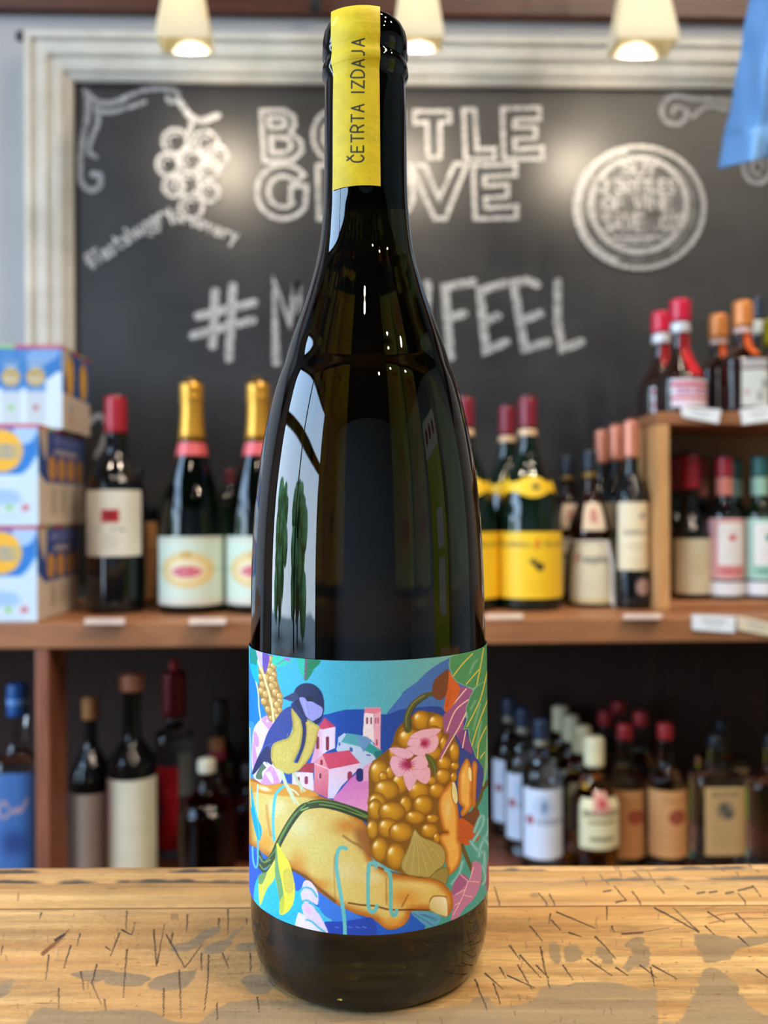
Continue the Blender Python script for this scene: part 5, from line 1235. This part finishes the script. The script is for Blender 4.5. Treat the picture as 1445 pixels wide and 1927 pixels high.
# --- monk-shaped bottle with rope belt
MONK = [(850, 14), (890, 14), (905, 13), (925, 14), (938, 19), (960, 29), (985, 37), (1004, 40), (1012, 38.5), (1018, 37.5), (1030, 40), (1060, 44), (1100, 47), (1135, 48), (1150, 47)]
def f1(a): a.ell(1108, 970, 9, 16, (176, 110, 100), f=4, a=.8).stroke([(1088, 947), (1130, 947)], 2, (120, 84, 60), sm=False, a=.5)
def f2(a):
    a.text('Frangelico', 1104, 1053, 15, 62, (96, 100, 96), 2.4).stroke([(1073, 1046), (1073, 1061)], 3.6, (196, 70, 50), sm=False).stroke([(1073, 1046), (1080, 1046)], 3, (196, 70, 50), sm=False)
    a.lines(1112, 1072, 1120, 6, 58, (160, 150, 120), .5).stroke([(1060, 1136), (1160, 1136)], 5, (206, 190, 120), sm=False)
CREAMP = (212, 206, 180)
monk = bottle(1110, 1.254, MONK, SHB, G_BROWN, 'monk-shaped dark liqueur bottle with cream robe label and white rope, in front', GRP_S,
   [(848, 888, 14.8, capm((28, 40, 54)), 'cap'), (889, 898, None, capm((150, 120, 60), .6), 'gold_ring')],
   [dict(box=(946, 998, 1087, 1131), bg=(226, 206, 178), fn=f1, name='chest_label'), dict(box=(1022, 1142, 1067, 1152), bg=CREAMP, fn=f2, res=(80, 60), name='robe_label')])
M_ROPE = plain('white_rope', (236, 230, 220), .85, .15, 300, bump=.4)
mm = mpp(1110, 1.254); zr = CZ - (1018 - PH / 2 + 2) * mm - SHB; zr2 = CZ - (1128 - PH / 2 + 2) * mm - SHB
rr = .0300
V, Fc = tube([(rr * math.cos(t), rr * math.sin(t), zr) for t in np.linspace(0, math.tau, 40)], .0016, 7); mk('rope_belt', V, Fc, M_ROPE, monk, True)
th_ = math.radians(38)
def onr(r, t, z): return (r * math.sin(t), -r * math.cos(t), z)
def mz(y): return CZ - (y - PH / 2 + 2) * mm - SHB
V, Fc = tube(catmull([onr(.0305, th_ - .12, zr), onr(.033, th_, mz(1035)), onr(.0355, th_ + .10, mz(1060)), onr(.0365, th_ + .06, mz(1090)), onr(.0378, th_, mz(1125))], False, 5), .0028, 8); mk('rope_end', V, Fc, M_ROPE, monk, True)
V, Fc = tube(catmull([onr(.0305, th_ - .12, zr), onr(.034, th_ + .14, mz(1040)), onr(.036, th_ + .26, mz(1075)), onr(.0375, th_ + .22, mz(1110)), onr(.0385, th_ + .12, mz(1132))], False, 5), .0028, 8); mk('rope_end', V, Fc, M_ROPE, monk, True)
for dt, yy in ((0, 1128), (.12, 1135)):
    V, Fc = lathe([(0, .005), (.0034, .003), (.004, 0), (.003, -.004), (0, -.006)], 10); c = onr(.0392, th_ + dt, mz(yy)); mk('rope_knot', [(v[0] + c[0], v[1] + c[1], v[2] + c[2]) for v in V], Fc, M_ROPE, monk, True)
again(monk, 1.369, 'dark monk-shaped liqueur bottle standing behind the one with the white rope', -.004)
# --- copper capped wines
COP = capm((206, 132, 108), .35, .35)
BDX = [(791, 12.5), (798, 13.5), (862, 13.5), (888, 14), (904, 19), (920, 26), (936, 30.5), (955, 31.5), (1140, 31.5)]
def f(a):
    a.blob(1199, 971, 10, 9, (110, 100, 116), .9).text('BAROLO', 1190, 1002, 8, 44, (120, 112, 98), 1.8).stroke([(1162, 1014), (1220, 1014)], 2, (240, 232, 208), sm=False).lines(1190, 1022, 1040, 3, 44, (140, 128, 110)).lines(1190, 1050, 1068, 3, 36, (150, 136, 112))
def f2(a): a.ell(1200, 1105, 14, 16, (150, 118, 112)).ell(1200, 1105, 9, 11, (176, 146, 138)).ell(1200, 1105, 4, 5, (130, 100, 98))
cop = bottle(1188, 1.217, BDX, SHB, G_BLACK, 'slim copper capsule wine bottle with cream label, front of the row beside the box', GRP_S,
   [(790, 862, None, COP, 'capsule')], [dict(box=(945, 1073, 1159, 1218), bg=(222, 206, 172), fn=f, res=(60, 60)), dict(box=(1088, 1122, 1185, 1215), bg=(40, 36, 36), fn=f2, name='round_sticker')])
again(cop, 1.287, 'slim copper capsule wine bottle, middle of the row beside the box shelf')
again(cop, 1.361, 'slim copper capsule wine bottle, last in the row beside the box shelf')
# --- inside the box shelf
GB_ = 'bottles inside the box shelf'
B1 = [(853, 15), (858, 16.5), (920, 16.5), (935, 14), (955, 15), (975, 21), (992, 30), (1006, 34.5), (1022, 35), (1132, 35)]
def f(a):
    a.blob(1300, 1064, 22, 34, (170, 160, 130), .6).ell(1302, 1064, 12, 20, (196, 186, 150), f=4).lines(1300, 1024, 1040, 3, 44, (150, 140, 116)).lines(1300, 1092, 1112, 3, 50, (150, 140, 116))
b1 = bottle(1299, 1.242, B1, BZI, G_BLACK, 'dark bottle with wide red capsule and beige label inside the box shelf', GB_, [(852, 921, None, capm((150, 24, 40)), 'capsule')], [dict(box=(1014, 1118, 1265, 1333), bg=(206, 198, 168), fn=f)])
again(b1, 1.299, 'dark red capsule bottle behind the beige label bottle in the box shelf', -.004)
B2 = [(859, 13), (864, 14.5), (932, 14.5), (946, 15), (958, 24), (968, 31), (980, 33.5), (1132, 33.5)]
def mkf(c1, c2):
    def f(a):
        a.poly([(1336, 980), (1390, 980), (1390, 1084), (1336, 1084)], c2, sm=False).poly([(1340, 984), (1386, 984), (1386, 1064), (1340, 1064)], (226, 224, 222), sm=False)
        a.ell(1364, 1012, 7, 6, c1, f=3).lines(1363, 994, 1004, 2, 34, (176, 150, 150)).lines(1363, 1022, 1060, 5, 38, (170, 160, 160)).text('DOLIN', 1363, 1075, 8, 34, c1, 2)
    return f
def f0(a): a.lines(1363, 1100, 1120, 3, 40, (190, 190, 196))
for cx, capc, lowc, c1, c2, bgc, lb, lb2 in ((1363, (166, 30, 44), (206, 120, 104), (190, 70, 76), (206, 140, 140), (214, 170, 170), 'bottle with a red capsule and pink-white label, in the middle of the box shelf', 'dark red capsule bottle behind the pink-white label bottle'),
                                      (1430, (40, 100, 96), (150, 190, 170), (70, 130, 116), (150, 196, 180), (176, 212, 200), 'bottle with teal capsule and mint green label in the box shelf', 'dark teal capsule bottle behind the mint green label bottle')):
    ff = mkf(c1, c2)
    o = bottle(cx, 1.237, B2, BZI, G_DGREEN if cx > 1400 else G_BLACK, lb, GB_, [(858, 896, None, capm(capc), 'capsule'), (896, 933, None, capm(lowc), 'capsule_skirt')],
       [dict(box=(973, 1091, cx - 33, cx + 33), bg=bgc, fn=lambda a, cx=cx, ff=ff: (setattr(a, 'X', a.X - cx + 1363), ff(a)), res=(60, 60)), dict(box=(1096, 1126, cx - 33, cx + 33), bg=(226, 228, 234), fn=lambda a, cx=cx: (setattr(a, 'X', a.X - cx + 1363), f0(a)), name='strip_label')])
    again(o, 1.302, lb2, -.008)
# --- on top of the box shelf
BT = BZT + .0004; GT = 'bottles on top of the box shelf'
RC = capm((206, 26, 62), 0, .3); WH = capm((214, 214, 220), .2); ORB = capm((214, 132, 66), .2, .35); REDR = plain('red_ribbon', (206, 24, 40), .5, .1, 60)
T1 = [(607, 17), (640, 15), (662, 17), (680, 24), (698, 36), (712, 43), (730, 45.5), (765, 45.5)]
def f(a): a.stroke([(1240, 722), (1340, 722)], 7, (188, 34, 66), sm=False).stroke([(1240, 748), (1340, 748)], 5, (188, 44, 74), sm=False).text('GRAND MARNIER', 1290, 735, 10, 64, (176, 110, 150), 2)
def ribbon_on(root, cx, Y, base, ys_r, th0_, th1_, m_name='red_ribbon', mat=REDR, wd=.35):
    b = body_of(root); vz = np.array([(math.hypot(v.co.x, v.co.y), v.co.z) for v in b.data.vertices]); vz = vz[np.argsort(vz[:, 1])]
    V, Fc = [], []; N = 16
    for i in range(N + 1):
        k = i / N; y = ys_r[0] + (ys_r[1] - ys_r[0]) * k; z = CZ - (y - PH / 2 + (cx - PW / 2) * .005) * mpp(cx, Y) - base
        r = float(np.interp(z, vz[:, 1], vz[:, 0])) + .0009; t = th0_ + (th1_ - th0_) * k; w_ = wd * .0135 / r
        for s_ in (-1, 0, 1): V.append((r * math.sin(t + s_ * w_), -r * math.cos(t + s_ * w_), z))
    for i in range(N):
        for s_ in (0, 1): Fc.append((3 * i + s_, 3 * i + s_ + 1, 3 * i + s_ + 4, 3 * i + s_ + 3))
    mk(m_name, V, Fc, mat, root, True)
t1 = bottle(1280, 1.242, T1, BT, G_BROWN, 'squat liqueur bottle with red cap, ribbon and white-red label on the box shelf', GT,
   [(565, 607, 19.5, RC, 'red_cap'), (607, 628, 18.5, WH, 'white_collar')], [dict(box=(712, 764, 1250, 1322), bg=(226, 212, 224), fn=f, res=(70, 40))], rise=640)
ribbon_on(t1, 1280, 1.242, BT, (629, 712), .55, .35, wd=.8)
again(t1, 1.32, 'squat dark liqueur bottle with red cap and ribbon, behind the white-red label one')
T2 = [(617, 15), (640, 14), (654, 17), (664, 27), (676, 37), (690, 40), (765, 40)]
def f(a): a.poly([(1378, 675), (1440, 675), (1440, 687), (1378, 687)], (176, 172, 178), sm=False).stroke([(1375, 693), (1440, 691)], 6, (110, 92, 92), sm=False).ell(1424, 722, 5, 9, (130, 140, 140), f=4).ell(1390, 738, 6, 6, (190, 170, 170), f=4).lines(1406, 704, 760, 6, 36, (170, 180, 182), .5).ell(1415, 745, 6, 10, (150, 160, 160), f=5)
t2 = bottle(1398, 1.237, T2, BT, G_BROWN, 'dark flask with orange cap and white label on top of the box shelf', GT,
   [(568, 617, 18.5, ORB, 'orange_cap'), (616, 628, 16.5, capm((226, 186, 176)), 'pink_collar')], [dict(box=(674, 764, 1380, 1436), bg=(206, 214, 214), fn=f, res=(60, 60))], n=4, dr=.8, rise=640)
ribbon_on(t2, 1398, 1.237, BT, (629, 674), .3, .2, 'orange_seal', plain('orange_paper_seal', (206, 84, 28), .5), wd=.5)
again(t2, 1.32, 'dark flask with orange cap, behind the white label flask')
bottle(1426, 1.369, [(562, 10), (604, 10), (632, 11), (650, 14), (668, 26), (765, 28)], BT, G_CLEAR, 'bottle with dark navy cap and pale collar, behind the white label flask', GT,
   [(560, 604, 11.5, capm((36, 46, 60)), 'navy_cap'), (604, 630, 13, capm((196, 198, 186)), 'pale_collar')], [dict(box=(676, 760, 1402, 1452), bg=(70, 62, 40))], rise=640)
bottle(1474, 1.254, [(612, 12), (650, 13), (662, 22), (680, 33), (765, 34)], BT, G_AMBER, 'amber bottle with lime yellow cap at the photo edge on the box shelf', GT,
   [(600, 650, 36, capm((176, 176, 16)), 'yellow_cap')], rise=640)

# ================================================================== cartons
CW, CB, CO = (204, 222, 236), (40, 122, 204), (242, 182, 44)
def carton(px_r, Y0_, Y1_, z0, z1, label, variant):
    xr = at(px_r, 960, Y0_)[0]; W_ = .285; H = z1 - z0; Dp = Y1_ - Y0_
    root = empty('drink_carton', (xr, Y0_, z0), label, 'carton', 'stacked drink cartons')
    box('carton_body', -W_, -.0006, .0006, Dp, .0004, H - .0004, plain('carton_board', (206, 188, 170), .6), root, .0012)
    nx, ny = 130, 70
    u, v = np.meshgrid(np.linspace(0, 1, nx), np.linspace(0, 1, ny))
    def band(a, wpx):
        for k in range(9):
            c_ = ((206, 60, 70), (232, 130, 60), (150, 200, 90), (200, 40, 70))[k % 4]
            a.poly([(wpx * k / 9, 0), (wpx * (k + 1) / 9, 0), (wpx * (k + 1) / 9, 4.5), (wpx * k / 9, 4.5)], c_, sm=False)
    # front, in millimetres from the top right corner going left
    a = Art((u.ravel()) * W_ * 1000, (1 - v.ravel()) * H * 1000, CW); Wm, Hm = W_ * 1000, H * 1000; r_ = Wm
    if variant == 0:
        a.poly([(0, 0), (Wm, 0), (Wm, 58), (r_ - 24, 46), (r_ - 40, 58), (0, 60)], (44, 114, 186), sm=False)
        a.poly([(Wm, 36), (Wm, 80), (r_ - 44, 72), (r_ - 26, 52)], (206, 222, 240)).poly([(r_ - 46, 8), (r_ - 4, 6), (r_ - 14, 22), (r_ - 40, 28)], (120, 160, 214))
        for k in range(7):
            x = r_ - 35 - 33 * k
            a.poly([(x - 13, 20), (x + 13, 20), (x + 13, 106), (x - 13, 106)], (172, 180, 190), sm=False, f=4, a=.55).poly([(x - 13, 24), (x + 13, 24), (x + 13, 62), (x - 13, 62)], (60, 120, 190), sm=False, a=.8)
            a.ell(x, 43, 12, 12, (200, 164, 60)).ell(x, 43, 8.5, 8.5, (172, 152, 110), f=3).text('NOON', x, 46, 5, 14, (206, 200, 190), 1).lines(x, 26, 31, 1, 18, (190, 200, 214), .8, 3).ell(x, 84, 4, 4, ((176, 60, 80), (120, 190, 90))[k % 2], f=3, a=.7)
        a.text('HARD SELTZER', r_ - 72, 13, 6, 64, (110, 150, 206), 1.155)
    else:
        a.poly([(0, 0), (Wm, 0), (Wm, 64), (0, 64)], CB, sm=False).poly([(Wm, 40), (Wm, 70), (r_ - 24, 68), (r_ - 12, 56)], (200, 222, 240), f=4).poly([(r_ - 30, 5), (r_ - 2, 5), (r_ - 8, 22), (r_ - 22, 24)], (170, 200, 240))
        for k in range(2):
            x = r_ - 46 - 120 * k
            a.ell(x, 34, 27, 27, CO).poly([(x - 25, 26), (x + 25, 26), (x + 25, 44), (x - 25, 44)], (196, 174, 120), sm=False, f=3, a=.8).text('HIGH', x, 30, 7, 32, (140, 150, 160), 1.8).text('NOON', x, 40, 7, 36, (140, 150, 160), 1.8)
            a.poly([(x - 28, 84), (x + 16, 84), (x + 22, 100), (x - 28, 100)], (150, 186, 226), f=5, a=.8)
            for j, c_ in enumerate(((190, 60, 80), (140, 200, 110), (200, 80, 90))): a.ell(x - 10 + 20 * j, 106, 5, 4.5, c_, f=3, a=.75)
            a.lines(x, 112, 122, 2, 60, (150, 180, 214), .7)
    band(a, Wm)
    grid_mesh('printed_face', np.stack([-W_ + u * W_, u * 0, v * H], -1), a.C, PRINT_CARD, root)
    # right side, x = millimetres from the front edge
    a = Art(u.ravel() * Dp * 1000, (1 - v.ravel()) * H * 1000, (222, 204, 186)); Dm = Dp * 1000
    if variant == 0:
        a.poly([(0, 0), (Dm, 0), (Dm, 66), (0, 62)], (52, 86, 160), sm=False).poly([(2, 6), (30, 6), (16, 40), (2, 30)], (206, 196, 186))
        for k in range(2): a.ell(34 + 60 * k, 37, 15, 28, CO, f=2).lines(34 + 60 * k, 28, 48, 4, 22, (230, 190, 120), .6, 3)
        a.ell(40, 82, 9, 8, (150, 160, 170), f=6, a=.6).ell(40, 98, 16, 8, (206, 150, 120), f=8, a=.5)
    else:
        a.poly([(0, 0), (Dm, 0), (Dm, 72), (30, 74), (0, 60)], (52, 82, 152), sm=False).poly([(4, 6), (34, 6), (30, 44), (18, 34)], (206, 186, 166)).text('HARD SELTZER', Dm * .6, 15, 10, Dm * .56, (140, 140, 200), 2.4).lines(Dm * .6, 28, 34, 1, Dm * .55, (190, 176, 180), .9, 7)
        for k in range(5): a.ell(52 + 38 * k, 54, 15, 17, (222, 152, 56), f=3).ell(52 + 38 * k, 54, 8, 9, (196, 150, 90), f=4)
        for k in range(4): a.poly([(48 + 40 * k, 80), (70 + 40 * k, 80), (70 + 40 * k, Hm - 14), (48 + 40 * k, Hm - 14)], (160, 142, 126), sm=False, f=10, a=.6)
    band(a, Dm)
    grid_mesh('printed_face', np.stack([u * 0, u * Dp, v * H], -1), a.C, PRINT_CARD, root)
    a = Art(u.ravel() * W_ * 1000, v.ravel() * Dp * 1000, (176, 150, 128)); grid_mesh('top_flap', np.stack([-W_ + u * W_, v * Dp, u * 0 + H], -1), a.C, PRINT_CARD, root)
    return root
zA = SZ + .0008; zB = CZ - (985 - PH / 2) * mpp(40, 1.122); zC_ = CZ - (793 - PH / 2) * mpp(40, 1.122); zD = CZ - (646 - PH / 2) * mpp(60, 1.196)
carton(69, 1.122, 1.287, zA, zB - .0006, 'blue and white drink carton with an orange sun disc, bottom of the stack', 1)
carton(72, 1.122, 1.308, zB, zC_ - .0006, 'blue and white drink carton with an orange sun disc, middle of the stack', 1)
carton(118, 1.196, 1.32, zC_, zD, 'blue and white drink carton with small yellow discs, topmost of the stack', 0)

# ================================================================== bottles in the dark bay below
LB = LZ + .0004; GL = 'bottles in the dark bay under the shelf'
def low(*a, **k):
    k.setdefault('rise', 1450); return bottle(*a, **k)
def f(a):
    p = (214, 160, 140)
    a.stroke([(30, 1520), (22, 1510), (13, 1520), (14, 1536), (24, 1540), (34, 1530), (40, 1526), (42, 1532), (48, 1522), (52, 1530), (60, 1515), (64, 1506)], 4.5, p, a=.8).blob(40, 1590, 40, 40, (30, 50, 110), .8)
low(34, 1.18, [(1288, 15), (1345, 15), (1372, 13), (1400, 14), (1416, 20), (1430, 36), (1446, 46), (1640, 47)], LB, G_CLEAR, 'clear gin bottle with blue cap and blue label, left of the wooden divider', GL,
    [(1286, 1346, 19, capm((10, 74, 140)), 'blue_cap'), (1312, 1324, 19.8, capm((90, 140, 196)), 'pale_band')], [dict(box=(1456, 1690, -8, 76), bg=(62, 104, 164), fn=f, res=(60, 70))], n=3.2, dr=.8)
WL = (206, 206, 198)
low(171, 1.237, [(1330, 11), (1395, 12), (1415, 19), (1435, 30), (1455, 36.5), (1480, 38), (1690, 38)], LB, G_BLACK, 'dark bottle with tan cork top and greyish white label, right of the wooden divider', GL,
    [(1312, 1352, 15.5, capm((168, 112, 58), .1, .6), 'cork_top')], [dict(box=(1496, 1690, 133, 209), bg=(190, 182, 176), fn=lambda a: a.poly([(178, 1490), (215, 1490), (215, 1690), (178, 1690)], (196, 170, 170), sm=False, f=10, a=.6).lines(172, 1560, 1660, 6, 54, (150, 142, 138), .4))])
low(249, 1.2, [(1290, 16), (1330, 16), (1380, 16.5), (1396, 22), (1412, 34), (1430, 43), (1450, 45), (1690, 45)], LB, G_BLACK, 'tall dark bottle with copper wax top and big cream label', GL,
    [(1267, 1298, 24, capm((196, 128, 96), .1, .35), 'wax_top')], [dict(box=(1470, 1700, 204, 294), bg=(226, 224, 202), fn=lambda a: (a.poly([(204, 1494), (215, 1494), (215, 1594), (204, 1594)], (232, 160, 200), sm=False, f=3), a.lines(254, 1540, 1640, 9, 64, (190, 184, 160), .35)), res=(50, 60))])
low(329, 1.303, [(1262, 10), (1345, 12), (1362, 16), (1384, 30), (1404, 36), (1690, 36)], LB, G_CLEAR, 'bottle with red foil neck and bright red label, behind the cream label bottle', GL,
    [(1243, 1263, 9, capm((190, 20, 44)), 'red_cap'), (1263, 1346, 22, capm((120, 24, 34), .3), 'foil_neck')], [dict(box=(1444, 1600, 294, 342), bg=(186, 20, 30), fn=lambda a: a.ell(306, 1530, 10, 16, (110, 50, 110), f=6, a=.8).lines(320, 1470, 1510, 4, 30, (220, 120, 110), .4)), dict(box=(1420, 1500, 343, 362), bg=(130, 136, 140), name='silver_label')])
low(389, 1.188, [(1446, 14), (1470, 14.5), (1488, 22), (1502, 40), (1518, 51), (1540, 54), (1690, 54)], LB, G_RED, 'dark red squat flask with cream cap, in front of the red label bottle', GL, [(1428, 1452, 17, capm((206, 200, 176)), 'cream_cap')])
low(407, 1.299, [(1420, 12), (1445, 12), (1470, 22), (1492, 36), (1690, 38)], LB, G_BROWN, 'dark brown bottle with tan cork and pink seal, behind the squat red flask', GL, [(1388, 1424, 16, capm((168, 116, 78), 0, .7), 'cork_top'), (1408, 1428, 17.2, capm((150, 40, 66)), 'pink_seal')])
low(416, 1.394, [(1362, 12), (1390, 14), (1420, 30), (1450, 35), (1690, 36)], LB, G_BLACK, 'black capped dark bottle at the back of the bay, above the cork topped bottle', GL, [(1318, 1366, 15, capm((30, 32, 38)), 'black_cap')])
low(468, 1.287, [(1462, 13), (1484, 14), (1500, 26), (1518, 36), (1540, 38), (1690, 38)], LB, G_RED, 'dark red flask half hidden by the big wine bottle in front', GL, [(1436, 1466, 15, capm((40, 34, 36)), 'dark_cap')])
# right half
VL = (216, 226, 244)
def f(a):
    a.ell(1015, 1520, 20, 22, (190, 206, 232), f=6).ell(1016, 1520, 6, 12, (120, 140, 176), f=4).text('VODKA', 1026, 1548, 10, 48, (110, 124, 150), 2.2).ell(992, 1546, 5, 8, (150, 50, 66), f=4).lines(1018, 1566, 1600, 3, 54, (186, 200, 226), .6)
v1 = low(1019, 1.217, [(1398, 12), (1424, 12.5), (1432, 20), (1444, 31), (1460, 36), (1480, 37.5), (1690, 37.5)], LB, G_CLEAR, 'clear vodka bottle with navy cap and bluish white label, front of its row', GL,
    [(1352, 1389, 15.5, capm((34, 48, 74)), 'navy_cap'), (1389, 1402, 14, capm((150, 146, 130), .5), 'silver_ring')], [dict(box=(1487, 1618, 983, 1056), bg=VL, fn=f, res=(60, 60))])
again(v1, 1.287, 'clear vodka bottle with navy cap and dim white label, second in its row', -.012)
again(v1, 1.357, 'clear vodka bottle with navy cap in deep shade, third in its row', -.020)
def f(a):
    a.stroke([(1080, 1536), (1165, 1536)], 1, (120, 110, 80), sm=False).text('BACARDI', 1121, 1533, 9, 60, (96, 88, 62), 2.3).lines(1121, 1546, 1552, 1, 54, (130, 116, 70), .9, 6).lines(1121, 1577, 1584, 1, 58, (110, 104, 74), .9, 7).stroke([(1086, 1510), (1086, 1596), (1157, 1596), (1157, 1510)], 1.237, (170, 160, 120), sm=False)
def f3(a): a.ell(1121, 1513, 15, 15, (206, 150, 136)).ell(1121, 1513, 12, 12, (196, 130, 116)).ell(1121, 1514, 6, 7, (166, 24, 44), f=3)
AM = [(1437, 15), (1458, 16), (1474, 22), (1490, 34), (1506, 42), (1524, 43.5), (1690, 43.5)]
r1 = low(1118, 1.2, AM, LB, G_AMBER, 'amber rum bottle with cream cap and red disc label, front of its row', GL,
    [(1387, 1440, 19, capm((226, 216, 176), 0, .5), 'cream_cap')], [dict(box=(1507, 1600, 1083, 1160), bg=(222, 214, 174), fn=f, res=(70, 50)), dict(box=(1495, 1532, 1104, 1138), bg=(206, 150, 136), fn=f3, name='red_disc', lift=.0012)])
for k, Y_ in enumerate((1.266, 1.332, 1.394)):
    again(r1, Y_, 'amber rum bottle with cream cap, %s in its row' % ('second', 'third', 'last')[k])
TAN = (206, 150, 96)
def mkt(cx):
    def f(a): a.ell(cx + 9, 1539, 17, 15, (122, 34, 26), f=3).ell(cx + 9, 1539, 20, 18, (222, 172, 118), f=2, a=.3).text("Tito's", cx + 4, 1508, 12, 44, (150, 104, 64), 1.8).lines(cx, 1566, 1604, 4, 54, (170, 122, 76), .5)
    return f
TT = [(1388, 13), (1430, 14), (1442, 19), (1454, 30), (1466, 36), (1480, 37.5), (1690, 37.5)]
REDK = capm((150, 32, 38))
ta = low(1176, 1.237, TT, LB, G_CLEAR, 'red capped vodka bottle with tan label, touching the amber rum bottle', GL, [(1362, 1390, 15, REDK, 'red_cap')], [dict(box=(1490, 1616, 1141, 1213), bg=(190, 134, 86), fn=mkt(1176), res=(60, 60))])
tb = low(1252, 1.217, TT, LB, G_CLEAR, 'red capped vodka bottle with tan label, nearest the square bottle', GL, [(1361, 1389, 15, REDK, 'red_cap')], [dict(box=(1490, 1616, 1216, 1288), bg=TAN, fn=mkt(1252), res=(60, 60))])
again(ta, 1.32, 'red capped vodka bottle behind the tan label one touching the rum', -.004)
again(tb, 1.291, 'red capped vodka bottle, second in the row nearest the square bottle', -.010)
again(tb, 1.361, 'red capped vodka bottle, last in the row nearest the square bottle', -.022)
def f(a):
    a.text('GEORGE', 1350, 1495, 9, 50, (130, 108, 76), 2).ell(1350, 1526, 17, 17, (120, 108, 90), f=6, a=.8).ell(1346, 1520, 7, 9, (80, 76, 70), f=4).ell(1356, 1533, 8, 8, (76, 72, 66), f=4).lines(1350, 1556, 1600, 5, 58, (150, 124, 86), .45)
q1 = low(1347, 1.217, [(1404, 12.5), (1446, 13), (1454, 20), (1462, 40), (1474, 47), (1690, 47)], LB, G_CLEAR, 'square clear bottle with black cap and large tan label, beside the red capped pair', GL,
    [(1383, 1406, 15, capm((22, 28, 34)), 'black_cap')], [dict(box=(1474, 1610, 1312, 1388), bg=(186, 152, 104), fn=f, res=(60, 60))], n=4, dr=.75)
again(q1, 1.303, 'square clear bottle with black cap, behind the large tan label one', .045)
low(1452, 1.217, [(1404, 12.5), (1446, 13), (1458, 22), (1470, 40), (1484, 47), (1690, 47)], LB, G_CLEAR, 'clear dark capped bottle cut off by the photo edge, in the dark bay', GL, [(1383, 1406, 15, capm((22, 28, 34)), 'black_cap')], n=4, dr=.75)
